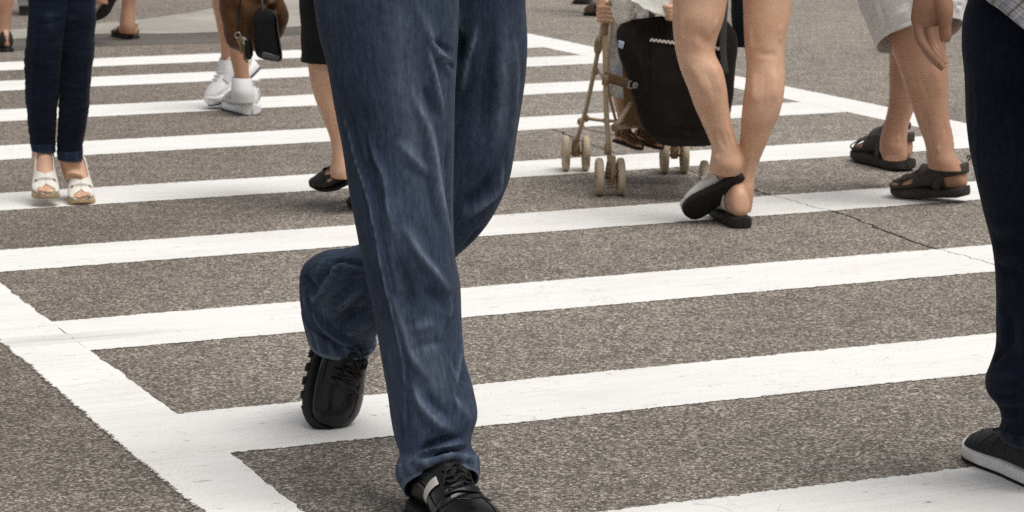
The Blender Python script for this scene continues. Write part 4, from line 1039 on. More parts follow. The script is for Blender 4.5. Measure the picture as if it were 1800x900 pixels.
# the hanging left hand, palm turned back, fingers curled, thumb straight down
YH = 4.78
def hp(x, y, d=0.0): return at(x, y, YH+d)
HW = [(1606, -190, 1668, -190, YH-.02, .8), (1607, -90, 1664, -90, YH-.01, .75), (1608, -40, 1663, -40, YH, .62), (1607, -12, 1668, -14, YH, .50), (1603, 14, 1672, 10, YH, .42), (1601, 34, 1664, 30, YH+.002, .38), (1604, 48, 1654, 44, YH+.004, .36)]
hand = [loft(HW, 60, 40, 2.2)]
def finger(pts, rad): hand.append(tube_grid([hp(*p) for p in pts], rad, 16, 34))
finger([(1618, 22, .020), (1616, 46, .020), (1625, 78, .014), (1640, 101, .006), (1659, 121, .002)], [.0128, .0118, .0108, .0098, .0070])
finger([(1626, 22, .035), (1624, 50, .036), (1634, 82, .032), (1648, 101, .022), (1662, 114, .018)], [.0125, .0118, .0106, .0094, .0068])
finger([(1632, 22, .050), (1630, 46, .052), (1637, 74, .050), (1648, 92, .042), (1656, 106, .036)], [.0122, .0112, .0102, .0090, .0066])
finger([(1616, 16, .004), (1614, 44, .004), (1619, 70, -.002), (1634, 93, -.010), (1651, 112, -.012)], [.0120, .0108, .0098, .0088, .0062])
finger([(1655, -8, -.006), (1660, 20, -.014), (1661, 46, -.016), (1662, 64, -.014), (1661, 73, -.012)], [.0190, .0165, .0118, .0112, .0082])
hb_ = union_body('body', hand, .0016, M_SKIN_BROWN, rm, 3)
# nails
M_NAIL = make_skin('nail', (.42, .24, .17), (.40, .22, .15))
# sleeve above the frame
SL = [(1570, -420, 1720, -420, YH+.05, .9), (1588, -260, 1690, -260, YH+.02, .9), (1596, -140, 1676, -140, YH, .9), (1598, -110, 1674, -108, YH, .9)]
sl = link('sleeve', tube_mesh('sleeve', loft(SL, 40, 40), True, False), shirt.data.materials[0], rm)
# ================================================================ woman in a black pencil skirt and black strapped shoes, half hidden
bw = empty('person', gz(600, 372), 'person in black knee-length skirt and black strap shoes, half hidden behind the striding jeans', 'person')
YW = 8.66
BL1 = [(530, -60, 632, -60, YW, 1.0), (534, 20, 630, 20, YW, 1.0), (538, 80, 626, 80, YW, 1.0), (541, 112, 624, 112, YW, 1.0), (545, 140, 622, 140, YW, 1.05), (552, 168, 622, 168, YW, 1.08), (562, 195, 623, 195, YW, 1.05), (572, 220, 622, 220, YW, 1.0), (580, 243, 622, 243, YW, 1.0), (583, 262, 622, 264, YW, 1.0), (583, 280, 626, 282, YW, 1.1), (580, 298, 634, 298, YW, 1.1), (582, 312, 640, 312, YW, 1.0)]
BL2 = [(600, -60, 690, -60, YW+.20, 1.0), (604, 80, 690, 80, YW+.18, 1.0), (612, 150, 690, 150, YW+.14, 1.05), (620, 220, 684, 220, YW+.10, 1.0), (628, 280, 674, 280, YW+.06, 1.0), (630, 320, 676, 320, YW+.04, 1.1), (632, 345, 680, 345, YW+.03, 1.0)]
PB1 = loft(BL1, 110, 56); PB2 = loft(BL2, 60, 48)
PB1, _ = sculpt(PB1, [([(560, 115), (572, 135), (590, 140)], .012, .003), ([(560, 140), (575, 175), (592, 215)], .010, .0035), ([(590, 215), (598, 250), (604, 275)], .006, .002), ([(575, 165), (586, 210), (594, 250)], .006, -.002), ([(596, 285), (602, 288)], .008, .003)])
b_skin = [PB1, PB2]
M_MJ = make_leather('black_shoe_leather', (.012, .011, .010), 0.42, 420, 0.4, 0.2, 0.15)
def maryjane(heel, toe, up, side, parent, length, heel_h=.035):
    ft = Foot(FOOT, np.asarray(heel), np.asarray(toe), np.asarray(up, float), side, length)
    ft.o = ft.o+ft.M@np.array([0, 0, .012])
    b_skin.append(ft.grid(50, 40))
    def am_(x): return pchip(x, [0, .02, .05, .09, .13, .165, .185, .21, .25], [2.65, 2.45, 2.2, 1.95, 1.80, 1.95, 2.6, PI, PI])
    def fn(s, t):
        x = .002+.247*s; am = am_(x); a = -am+2*am*t; return ft.pt(x, a, .0045)
    def mask(s, t):
        x = .002+.247*s; am = am_(x); a = np.abs(-am+2*am*t)
        return ~(((x-.205)/.010)**2+((a-2.25)/.22)**2 < 1)
    o = shell_mesh('shoe', fn, 100, 80, .0032, M_MJ, parent, mask)
    pts = [ft.pt(np.array(.112), np.array(a), .0085) for a in np.linspace(1.55, 2*PI-1.55, 20)]
    ribbon('strap', pts, .024, .003, ft.M[:, 0], M_MJ, o, 34)
    pts = [ft.pt(np.array(.172), np.array(a), .0075) for a in np.linspace(1.7, 2*PI-1.7, 20)]
    ribbon('strap', pts, .016, .003, ft.M[:, 0], M_MJ, o, 34)
    def zt(x): return np.full_like(x, .003)
    def zb(x): return np.where(x < .085, -heel_h, np.where(x < .11, -heel_h+(x-.085)/.025*(heel_h-.013), -.013))+np.where(x > .21, (x-.21)**2*6, 0)
    link('sole', tube_mesh('sole', sole_grid(ft, .006, zb, zt, 90, 30, e=5), True, True), M_MSOLE, o)
    return ft
tW = gz(552, 363); tW[2] = .055; hW = gz(650, 352); hW[2] = .100
maryjane(hW, tW, (.20, -.12, 1), 1, bw, float(np.linalg.norm(tW-hW)))
tW2 = gz(617, 366); hW2 = tW2+np.array([.215, .08, .05])
maryjane(hW2, tW2, (0.1, 0, 1), -1, bw, .24)
union_body('body', b_skin, .0032, M_SKIN, bw, 5)
M_SKIRT = make_cloth('black_skirt_cloth', (.0045, .0045, .005), .95, .2, 500, .04)
SK = [(520, -170, 700, -170, YW+.02, 1.0), (526, -60, 700, -60, YW+.02, 1.0), (527, 0, 700, 0, YW+.02, 1.0), (530, 45, 698, 45, YW+.02, 1.0), (528, 70, 698, 70, YW+.02, 1.0), (530, 92, 697, 92, YW+.02, 1.0), (528, 106, 696, 104, YW+.02, 1.0)]
PSK = loft(SK, 70, 70, 2.2); N_ = grid_normals(PSK); PSK = PSK+N_*(.004*vnoise(PSK*np.array([1, 1, .8]), 14, 5)+.002*vnoise(PSK, 40, 6))[..., None]
sk = link('skirt', tube_mesh('skirt', PSK, True, False), M_SKIRT, bw)
smd = sk.modifiers.new('thick', 'SOLIDIFY'); smd.thickness = .002; smd.offset = -1
# ================================================================ folding pushchair with a hanging tote, carrier bag and the child riding in it
M_TUBE = make_plain('tan_enamel', (.43, .33, .21), 0.42, 0.5, .10, 60)
M_JOINT = make_plain('tan_plastic', (.30, .205, .12), 0.5, 0.4, .1, 60)
M_TYRE = make_plain('beige_tyre', (.50, .41, .29), 0.7, 0.3, .12, 60)
M_HUB = make_plain('beige_hub', (.55, .46, .33), 0.5, 0.4, .1, 60)
M_SEATCLOTH = make_cloth('brown_seat_cloth', (.175, .100, .052), .9, .12, 700)
gRL = gz(1072, 343); gFL = gz(1012, 300); gFR = gz(1185, 304); gRR = gRL+gFR-gFL
st = empty('stroller', (gRL+gFR)/2, 'tan tubular folding stroller with beige double wheels', 'stroller')
ax = nrm((gFR-gFL)*np.array([1, 1, 0])); fwd = np.array([-ax[1], ax[0], 0])
axw = nrm(ax+fwd*.22); fww = np.array([-axw[1], axw[0], 0])      # castors turned a little
WR = .066
def wheel_pair(g, sep, a=axw):
    for s in (-1, 1):
        c = g+np.array([0, 0, WR])+a*s*sep/2
        tyre = [(-.013, WR-.016), (-.0125, WR-.006), (-.009, WR-.001), (0, WR), (.009, WR-.001), (.0125, WR-.006), (.013, WR-.016), (.0115, WR-.0175), (-.0115, WR-.0175), (-.013, WR-.016)]
        w = link('wheel', tube_mesh('wheel', lathe_grid(tyre, c, a, 44)), M_TYRE, st)
        hub = [(-.011, .0005), (-.012, .010), (-.008, .014), (-.006, .036), (-.009, WR-.017), (.009, WR-.017), (.006, .036), (.008, .014), (.012, .010), (.011, .0005)]
        link('hub', tube_mesh('hub', lathe_grid(hub, c, a, 36), True, True), M_HUB, w)
        for k in range(5):
            an = k*2*PI/5; d1 = np.array([0, 0, 1.])*math.cos(an)+np.cross(a, [0, 0, 1.])*math.sin(an)
            link('spoke', tube_mesh('spoke', tube_grid([c+d1*.010-a*.0095, c+d1*(WR-.017)-a*.0085], .0042, 8, 3), True, True), M_HUB, w)
    link('axle', tube_mesh('axle', tube_grid([g+np.array([0, 0, WR])-a*(sep/2+.018), g+np.array([0, 0, WR])+a*(sep/2+.018)], .0055, 12, 4), True, True), M_JOINT, st)
    link('fork', tube_mesh('fork', tube_grid([g+np.array([0, 0, WR-.012]), g+np.array([0, 0, WR+.012]), g+np.array([0, 0, WR+.055])], [.013, .017, .012], 14, 14), True, True), M_JOINT, st)
for g in (gRL, gFL, gFR, gRR): wheel_pair(g, .075)
yRL, yFL, yFR, yRR = gRL[1], gFL[1], gFR[1], gRR[1]
def T(name, pts, r, mat=None, **kw): return tube(name, pts, r, mat or M_TUBE, st, **kw)
# main uprights: rear leg runs up into the handle, front leg leans back to meet it
T('frame_tube', [gRL+np.array([0, 0, WR+.04]), at(1066, 200, yRL+.01), at(1064, 110, yRL+.03), at(1064, 60, yRL+.05), at(1068, 30, yRL+.05), at(1076, -5, yRL+.03), at(1090, -60, yRL-.02), at(1100, -120, yRL-.06)], .0092)
T('frame_tube', [gRR+np.array([0, 0, WR+.04]), gRR+(at(1066, 200, yRL+.01)-gRL), gRR+(at(1064, 60, yRL+.05)-gRL), gRR+(at(1076, -5, yRL+.03)-gRL), gRR+(at(1100, -120, yRL-.06)-gRL)], .0092)
T('front_leg', [gFL+np.array([0, 0, WR+.04]), at(1029, 196, yFL-.12), at(1047, 112, yFL-.33), at(1057, 58, yFL-.46), at(1064, 20, yFL-.54)], .0085)
T('front_leg', [gFR+np.array([0, 0, WR+.04]), gFR+(at(1029, 196, yFL-.12)-gFL), gFR+(at(1047, 112, yFL-.33)-gFL), gFR+(at(1064, 20, yFL-.54)-gFL)], .0085)
T('seat_rail', [at(1079, -50, yRL+.10), at(1078, 10, yRL+.12), at(1076, 50, yRL+.14), at(1069, 112, yRL+.17), at(1068, 150, yRL+.20), at(1083, 214, yRL+.30)], .0055)
T('cross_brace', [at(1081, 224, yRL+.05), at(1108, 182, yRL+.16), at(1160, 100, yRL+.36)], .0085)
T('cross_brace', [at(1036, 209, yFL-.10), at(1062, 212, yFL-.12), at(1090, 213, yFL-.14), at(1190, 215, yFL-.10)], .0065)
T('foot_bar', [at(1082, 217, yRL+.20), at(1110, 212, yRL+.25), at(1200, 208, yRL+.32)], .0095)
T('foot_bar', [at(1080, 226, yRL+.17), at(1112, 222, yRL+.22), at(1200, 216, yRL+.30)], .0085)
T('brake_rod', [at(1020, 214, yFL-.06), at(1028, 224, yFL-.08), at(1050, 231, yFL-.20), at(1076, 237, yRL+.16)], .0032, nu=8)
T('brace_link', [at(1050, 122, yFL-.34), at(1056, 132, yFL-.36), at(1060, 146, yRL+.10)], .0035, nu=8)
for p, r0 in (((1052, 80, yFL-.42), 1), ((1030, 208, yFL-.12), .55), ((1020, 214, yFL-.06), .6), ((1047, 125, yFL-.34), .55), ((1066, 212, yRL+.02), .65), ((1080, 224, yRL+.05), .65)):
    c = at(*p); dz = np.array([.12, 0, 1.0]) if r0 == 1 else np.array([0, 0, 1.])
    h = .036 if r0 == 1 else .014
    link('hinge', tube_mesh('hinge', tube_grid([c-dz*h, c-dz*h*.6, c, c+dz*h*.6, c+dz*h], [.004, .013*max(r0, .8), .0155*max(r0, .75), .013*max(r0, .8), .004], 16, 24), True, True), M_JOINT, st)
for p in ((1064, 140, yRL+.02), (1063, 52, yRL+.05), (1068, 262, yRL)):
    c = at(*p); T('collar', [c-np.array([0, 0, .018]), c+np.array([0, 0, .018])], .0125, M_JOINT, n=3)
T('brake_lever', [gRL+np.array([.004, -.02, .045]), gRL+np.array([.008, -.045, .085]), gRL+np.array([.010, -.045, .125]), gRL+np.array([.012, -.030, .140])], [.010, .009, .009, .007], M_JOINT)
for k in range(6): T('brake_spring', [gRL+np.array([-.012, -.03, .03+.014*k]), gRL+np.array([.016, -.03, .034+.014*k])], .0040, M_JOINT, n=3, nu=8)
# fabric strap and sling seat
ribbon('seat_strap', [at(1062, 135, yRL+.01), at(1085, 141, yRL+.04), at(1110, 148, yRL+.10), at(1180, 150, yRL+.12), gRR+(at(1064, 142, yRL+.03)-gRL)], .036, .003, (0, 0, 1), M_SEATCLOTH, st)
cA = (gRL+gRR)/2; 
def sling(s, t):
    a0 = gRL+fwd*.10+np.array([0, 0, .50]); 
    u = (s-.5)*.86*np.linalg.norm(gRR-gRL); 
    y = np.where(t < .5, .10+.10*(t/.5), .20+.26*((t-.5)/.5)); z = np.where(t < .5, .52-.28*(t/.5), .24+.03*((t-.5)/.5)) - .05*np.sin(s*PI)*np.sin(t*PI)
    return cA+ax*u[..., None]+fwd*y[..., None]+np.stack([0*z, 0*z, z], -1)
shell_mesh('seat', sling, 24, 40, .004, M_SEATCLOTH, st)

# ---------------------------------------------------------------- child
ch = empty('person', (cA+gFL+gFR)/3+np.array([0, 0, .24]), 'small child in a pale patterned dress and brown sandals, sitting in the stroller', 'person')
yC = yRL+.32; yT = yRL-.10
c_skin = [loft([(1068, 110, 1120, 112, yC, .9), (1074, 150, 1118, 152, yC+.02, .9), (1078, 175, 1114, 178, yC+.03, .95), (1084, 200, 1112, 202, yC+.02, .95), (1088, 222, 1110, 224, yC, .95), (1086, 240, 1110, 244, yC-.02, 1.0)], 40, 32),
          loft([(1100, 120, 1150, 120, yC+.05, .9), (1112, 170, 1148, 172, yC+.06, .95), (1118, 200, 1144, 202, yC+.06, .95), (1122, 225, 1143, 227, yC+.05, .95), (1122, 243, 1144, 246, yC+.04, 1.0)], 40, 32),
          loft([(1070, -90, 1150, -90, yC-.06, .8), (1072, -40, 1152, -40, yC-.06, .85), (1070, 20, 1154, 20, yC-.05, .9), (1068, 80, 1152, 80, yC, .9), (1076, 128, 1146, 128, yC+.02, .8)], 40, 40)]
M_CHSAND = make_leather('brown_sandal', (.16, .082, .040), .55, 400, .4, .2, .2)
M_CHSOLE = make_plain('dark_sole', (.030, .022, .016), .7)
def child_sandal(px, py, Y, side):
    heel = at(px-14, py-3, Y+.02); toe = at(px+20, py+8, Y-.07)
    toe = heel+nrm(toe-heel)*.142
    ft = Foot(FOOT, heel, toe, np.array([0, .25, 1.0]), side, .142)
    c_skin.append(ft.grid(40, 32))
    o = shell_mesh('sandal', lambda s, t: ft.pt(.150+.085*s, -(2.6+.5*s)+2*(2.6+.5*s)*t, .006), 30, 40, .004, M_CHSAND, ch)
    for x in (.055, .095, .125):
        ribbon('strap', [ft.pt(np.array(x), np.array(a), .008) for a in np.linspace(1.2, 2*PI-1.2, 18)], .0125, .003, ft.M[:, 0], M_CHSAND, o, 24)
    ribbon('strap', [ft.world(np.array([.09-.1*math.cos(a), .037*math.sin(a), .045])) for a in np.linspace(-1.4, 1.4, 15)], .014, .003, ft.M[:, 2], M_CHSAND, o, 24)
    link('sole', tube_mesh('sole', sole_grid(ft, .008, -.016, .004, 40, 24, e=4), True, True), M_CHSOLE, o)
child_sandal(1096, 249, yC-.01, 1); child_sandal(1131, 248, yC+.05, -1)
# arm and the fist closed round the frame tube
yHn = yRL+.045
c_skin.append(tube_grid([at(1098, -66, yC-.04), at(1074, -40, yC-.10), at(1056, -14, yHn+.03), at(1056, 8, yHn+.015), at(1058, 20, yHn+.01)], [.034, .028, .020, .0165, .0165], 16, 30))
c_skin.append(tube_grid([at(1056, 14, yHn+.012), at(1057, 24, yHn+.010), at(1057, 34, yHn+.012)], [.015, .0185, .013], 16, 16))
for k in range(4):
    yy = 12+7.4*k
    c_skin.append(tube_grid([at(1053, yy+3, yHn+.010), at(1054, yy+2, yHn-.012), at(1064, yy+1, yHn-.021), at(1073, yy+3, yHn-.014), at(1075, yy+5, yHn+.004)], [.0072, .0080, .0078, .0074, .0058], 12, 26))
c_skin.append(tube_grid([at(1056, 10, yHn+.02), at(1064, 4, yHn+.022), at(1074, 8, yHn+.012), at(1077, 12, yHn+.002)], [.0085, .0085, .0075, .0058], 12, 20))
for k in range(4):
    c_skin.append(tube_grid([at(1166+2*k, 10+6.5*k, yT-.06), at(1168+2*k, 12+6.5*k, yT-.085), at(1178+1.5*k, 13+6.5*k, yT-.095), at(1186, 14+6.5*k, yT-.085)], [.0085, .0092, .0088, .0075], 12, 20))
c_skin.append(tube_grid([at(1150, -70, yC-.05), at(1178, -30, yC-.2), at(1184, 0, yT-.06), at(1180, 16, yT-.070), at(1178, 30, yT-.07)], [.034, .026, .020, .022, .016], 16, 30))
union_body('body', c_skin, .0022, M_SKIN, ch, 3)
def make_print():
    n = NT('printed_cotton'); p = n.n('ShaderNodeNewGeometry').outputs['Position']
    c = n.mix(n.ramp(n.noise(p, 26, 3, .6), [(.48, 0.0), (.56, .8)]), (.60, .58, .53), (.30, .36, .50))
    c = n.mix(n.ramp(n.noise(n.mapping(p, (1, 1, 1), loc=(3, 5, 1)), 30, 3, .6), [(.56, 0.0), (.62, .75)]), c, (.58, .43, .24))
    n.bump(n.noise(p, 50, 3), .3, .003); return n.set(c, .9, .2)
DR = [(1072, -95, 1150, -95, yC-.07, .9), (1070, -40, 1154, -40, yC-.08, 1.0), (1070, 30, 1150, 30, yC-.08, 1.05), (1067, 100, 1148, 100, yC-.06, 1.1), (1066, 140, 1146, 142, yC-.05, 1.1), (1067, 166, 1140, 176, yC-.05, 1.1)]
PD = loft(DR, 60, 64); N_ = grid_normals(PD); th = np.arange(64)/64*2*PI
PD = PD+N_*((.004*np.sin(th*7+1)[None, :]*np.linspace(0, 1, 60)[:, None])+.004*vnoise(PD, 20, 3))[..., None]
dr = link('dress', tube_mesh('dress', PD, True, False), make_print(), ch); m_ = dr.modifiers.new('thick', 'SOLIDIFY'); m_.thickness = .002; m_.offset = -1

# ---------------------------------------------------------------- black denim tote hung behind the seat
M_TOTE = make_denim('black_tote_denim', (.0075, .0052, .0042), (.0190, .0140, .0115), (.042, .034, .029))
tb_ = empty('tote_bag', at(1190, 256, yRL-.10), 'big black denim tote bag with zigzag pocket trim, hung behind the stroller', 'bag')
yT = yRL-.10
TB = [(1104, 34, 1262, 26, yT, .20), (1090, 47, 1279, 40, yT, .27), (1085, 62, 1293, 60, yT, .32), (1089, 85, 1297, 82, yT-.005, .36), (1096, 112, 1294, 112, yT-.01, .38), (1104, 142, 1291, 142, yT-.012, .40), (1112, 172, 1288, 172, yT-.015, .41), (1121, 202, 1283, 200, yT-.015, .41),
      (1133, 226, 1276, 224, yT-.015, .40), (1150, 243, 1266, 242, yT-.015, .36), (1166, 251, 1254, 251, yT-.012, .28), (1185, 256, 1238, 256, yT-.01, .16)]
PT = loft(TB, 130, 120, 2.7)
N_ = grid_normals(PT); PT = PT+N_*(.009*vnoise(PT*np.array([1.6, 1, .7]), 9, 5)+.004*vnoise(PT, 22, 6))[..., None]
PT, WT = sculpt(PT, [([(1146, 50), (1142, 70), (1141, 110), (1141, 160), (1143, 215)], .0045, .004, .5), ([(1100, 60), (1120, 75), (1128, 110)], .010, -.006), ([(1110, 50), (1116, 80), (1124, 130)], .012, .006), ([(1135, 228), (1170, 244), (1235, 246)], .006, .005, .4), ([(1150, 226), (1190, 238), (1245, 238)], .007, -.005), ([(1128, 90), (1132, 140), (1136, 190)], .012, .004)])
body = link('bag_body', tube_mesh('bag_body', PT, False, True, {'wear': WT}), M_TOTE, tb_)
m_ = body.modifiers.new('thick', 'SOLIDIFY'); m_.thickness = .003; m_.offset = -1
# patch pocket with its zigzag trim
prT = project(PT.reshape(-1, 3)); fc = ((grid_normals(PT).reshape(-1, 3))*(EYE-PT.reshape(-1, 3))).sum(1) > 0
def on_bag(px, py, off=.004):
    i = np.where(fc)[0]; k = i[np.argmin(((prT[i]-np.array([px, py]))**2).sum(1))]
    d = EYE-PT.reshape(-1, 3)[k]; q = at(px, py, PT.reshape(-1, 3)[k][1]); return q+nrm(d)*off
def pocket(s, t):
    P = np.zeros(s.shape+(3,))
    for i in range(s.shape[0]):
        for j in range(s.shape[1]):
            x = 1143+(1268-1143)*s[i, j]; y = 71+.13*(x-1143)+t[i, j]*(150-(x-1143)*.10); P[i, j] = on_bag(x, y, .006)
    for _ in range(3): P[1:-1, 1:-1] = (P[1:-1, 1:-1]*2+P[:-2, 1:-1]+P[2:, 1:-1]+P[1:-1, :-2]+P[1:-1, 2:])/6
    return P
pk = shell_mesh('pocket', pocket, 40, 44, .003, M_TOTE, body)
zz = [on_bag(1142+k*1.75, 70+.13*(k*1.75)+(1.6 if k % 4 < 2 else -1.6), .011) for k in range(73)]
M_TRIM = make_plain('cream_trim', (.60, .53, .45), .8)
tube('zigzag_trim', zz, .0032, M_TRIM, body, 8, 220)
# embroidered letters and the small printed side label
def letter(ch_, px, py, size, rot):
    cu = bpy.data.curves.new('letter', 'FONT'); cu.body = ch_; cu.size = size; cu.extrude = .0012; cu.bevel_depth = .0004; cu.align_x = 'CENTER'; cu.align_y = 'CENTER'
    o = bpy.data.objects.new('t', cu); C.objects.link(o); bpy.context.view_layer.update()
    me = bpy.data.meshes.new_from_object(o.evaluated_get(bpy.context.evaluated_depsgraph_get())); bpy.data.objects.remove(o)
    c = on_bag(px, py, .007); nrm_v = nrm(on_bag(px, py, .05)-on_bag(px, py, 0)); xv = nrm(on_bag(px+5, py, 0)-on_bag(px-5, py, 0)); xv = nrm(xv-nrm_v*xv.dot(nrm_v)); yv = np.cross(nrm_v, xv)
    cr, sr = math.cos(rot), math.sin(rot); xv, yv = xv*cr+yv*sr, yv*cr-xv*sr
    for v in me.vertices: v.co = Vector(c+xv*v.co.x+yv*v.co.y+nrm_v*v.co.z)
    return link('letter', me, M_LET, body, smooth=False)
M_LET = make_plain('grey_embroidery', (.23, .20, .18), .8)
letter('D', 1110, 150, .040, -.25); letter('e', 1117, 148, .042, -.25)
M_LAB = make_plain('pale_blue_label', (.50, .55, .66), .7)
ribbon('side_label', [on_bag(1087, 77, .002), on_bag(1091, 78, .006), on_bag(1096, 80, .006)], .026, .0015, (0, 0, 1), M_LAB, body, 10)
M_WEB = make_cloth('grey_webbing', (.055, .050, .046), .9, .15, 900)
ribbon('strap', [at(1284, -130, yT-.06), at(1280, -60, yT-.075), at(1275, 0, yT-.088), at(1272, 45, yT-.098), at(1271, 90, yT-.108), at(1275, 130, yT-.118)], .022, .003, (1, 0, 0), M_WEB, tb_)
ribbon('strap', [at(1155, -130, yT+.10), at(1150, -40, yT+.09), at(1146, 20, yT+.085), at(1146, 60, yT+.075)], .022, .003, (1, 0, 0), M_WEB, tb_)
ring = [at(1262+3.5*math.cos(a), 44+3.5*math.sin(a), yT-.10) for a in np.linspace(0, 2*PI, 14)]
tube('ring', ring, .0025, M_TRIM, tb_, 8, 40)

# ---------------------------------------------------------------- white carrier bag stuffed on top
def make_film():
    n = NT('white_plastic_film'); p = n.n('ShaderNodeNewGeometry').outputs['Position']
    n.bump(n.noise(p, 38, 5, .65), .6, .006)
    c = n.mix(n.ramp(n.noise(p, 12, 3), [(.35, 0.0), (.7, .6)]), (.74, .725, .69), (.64, .58, .48))
    return n.set(c, .38, .5, Subsurface_Weight=.2, Subsurface_Scale=.01)
M_FILM = make_film()
pb = empty('carrier_bag', at(1110, 50, yT+.05), 'crumpled white plastic carrier bag stuffed between the stroller handle and the tote', 'bag')
def crumple(name, rows, seed, amp, caps=(True, True)):
    P = loft(rows, 70, 70); N = grid_normals(P)
    d = np.abs(vnoise(P, 20, seed))*amp*1.4+np.abs(vnoise(P, 45, seed+2))*amp*.8-amp*.6
    return link(name, tube_mesh(name, P+N*d[..., None], *caps), M_FILM, pb)
crumple('bag_body', [(1080, -90, 1130, -90, yT+.05, .8), (1076, -40, 1124, -40, yT+.03, .8), (1073, -5, 1118, -5, yT+.02, .85), (1076, 16, 1119, 14, yT+.01, .85), (1082, 32, 1118, 32, yT+.01, .8), (1088, 44, 1106, 46, yT+.01, .8), (1095, 53, 1099, 54, yT+.01, .8)], 3, .014)
def sheet_fn(s, t):
    P = np.zeros(s.shape+(3,))
    for i in range(s.shape[0]):
        for j in range(s.shape[1]):
            u, v = s[i, j], t[i, j]; x = 1110+86*u; top = -70; bot = 2+34*math.sin(u*PI*.60)**1.2-6*u
            P[i, j] = at(x, top+(bot-top)*v, yT-.03+.020*math.sin(u*5+v*2)-.05*v)
    return P+.004*vnoise(P, 40, 3)[..., None]
shell_mesh('bag_flap', sheet_fn, 40, 40, .0012, M_FILM, pb)
# ================================================================ people further back
# the pusher's other companion: a navy garment seen between the bare legs
M_NAVYCLOTH = make_cloth('navy_cloth', (.0070, .0095, .0170), .9, .2, 500, .1)
yN = yRR+.10
np_ = empty('jacket', at(1330, 60, yN), 'navy jacket draped from the stroller, showing between the bare legs', 'jacket')
NS = [(1284, -170, 1375, -170, yN, .8), (1282, -60, 1372, -60, yN, .8), (1283, 0, 1374, 0, yN, .8), (1285, 40, 1374, 40, yN, .8), (1287, 62, 1374, 62, yN, .8), (1288, 81, 1374, 79, yN, .8)]
PN = loft(NS, 50, 50, 2.2); N_ = grid_normals(PN); PN = PN+N_*(.006*vnoise(PN, 12, 5)+.003*vnoise(PN, 30, 6))[..., None]
sk2 = link('cloth', tube_mesh('cloth', PN, True, False), M_NAVYCLOTH, np_); m_ = sk2.modifiers.new('thick', 'SOLIDIFY'); m_.thickness = .002; m_.offset = -1
def plain_shoe(heel, toe, side, parent, skin, length=.25, mat=None, open_=1.9, lift=.012, up=(0, 0, 1), strap=None, sole=None, counter=2.3):
    ft = Foot(FOOT, np.asarray(heel), np.asarray(toe), np.asarray(up, float), side, length); ft.o = ft.o+ft.M@np.array([0, 0, lift])
    if skin is not None: skin.append(ft.grid(44, 36))
    tab = ([0, .02, .05, .09, .13, .165, .19, .25], [counter, counter-.1, open_+.1, open_, open_, open_+.15, PI, PI])
    def fn(s, t):
        x = .002+.247*s; am = pchip(x, *tab); a = -am+2*am*t; return ft.pt(x, a, .0045)
    o = shell_mesh('shoe', fn, 70, 50, .0032, mat or M_MJ, parent)
    link('sole', tube_mesh('sole', sole_grid(ft, .006, lambda x: -lift+np.where(x > .21, (x-.21)**2*6, 0), .004, 50, 26, e=5), True, True), sole or M_MSOLE, o)
    if strap is not None:
        lp = [ft.world(np.array([.060-.062*math.cos(a), .040*math.sin(a), .078])) for a in np.linspace(-PI*.98, PI*.98, 30)]
        ribbon('ankle_strap', lp, .026, .004, ft.M[:, 2], strap, o, 50)
        ribbon('strap', [ft.pt(np.array(.155), np.array(a), .007) for a in np.linspace(1.4, 2*PI-1.4, 16)], .03, .003, ft.M[:, 0], strap, o, 24)
    return ft

# white trainers, hurrying to the left
wp = empty('person', gz(412, 203), 'person with bare legs in white socks and chunky white trainers behind the brown bag', 'person')
yP = gz(450, 203)[1]
w_skin = [loft([(392, -120, 444, -120, yP, 1.0), (394, 0, 440, 0, yP, 1.0), (397, 50, 438, 50, yP, 1.05), (401, 85, 437, 85, yP, 1.0), (406, 108, 437, 110, yP, 1.0), (411, 128, 438, 130, yP, 1.0), (413, 150, 441, 152, yP, .95), (415, 170, 440, 172, yP, .9)], 70, 44),
          loft([(366, -120, 420, -120, yP+.25, 1.0), (372, 0, 416, 0, yP+.27, 1.0), (380, 40, 415, 40, yP+.28, 1.05), (387, 80, 412, 80, yP+.28, 1.0), (389, 108, 409, 108, yP+.28, 1.0), (388, 130, 409, 132, yP+.28, 1.0)], 70, 44)]
M_SOCK = make_cloth('white_sock', (.76, .755, .75), .95, .06, 700, .2)
M_WLEA = make_leather('white_trainer_leather', (.78, .775, .77), .55, 300, .35, .08, .2)
M_MESH = make_cloth('grey_white_mesh', (.56, .55, .56), .9, .08, 900)
M_BLUES = make_plain('dark_blue_outsole', (.035, .045, .075), .7)
hA = gz(443, 203); tA = hA+np.array([-.10, .245, 0])*1.1
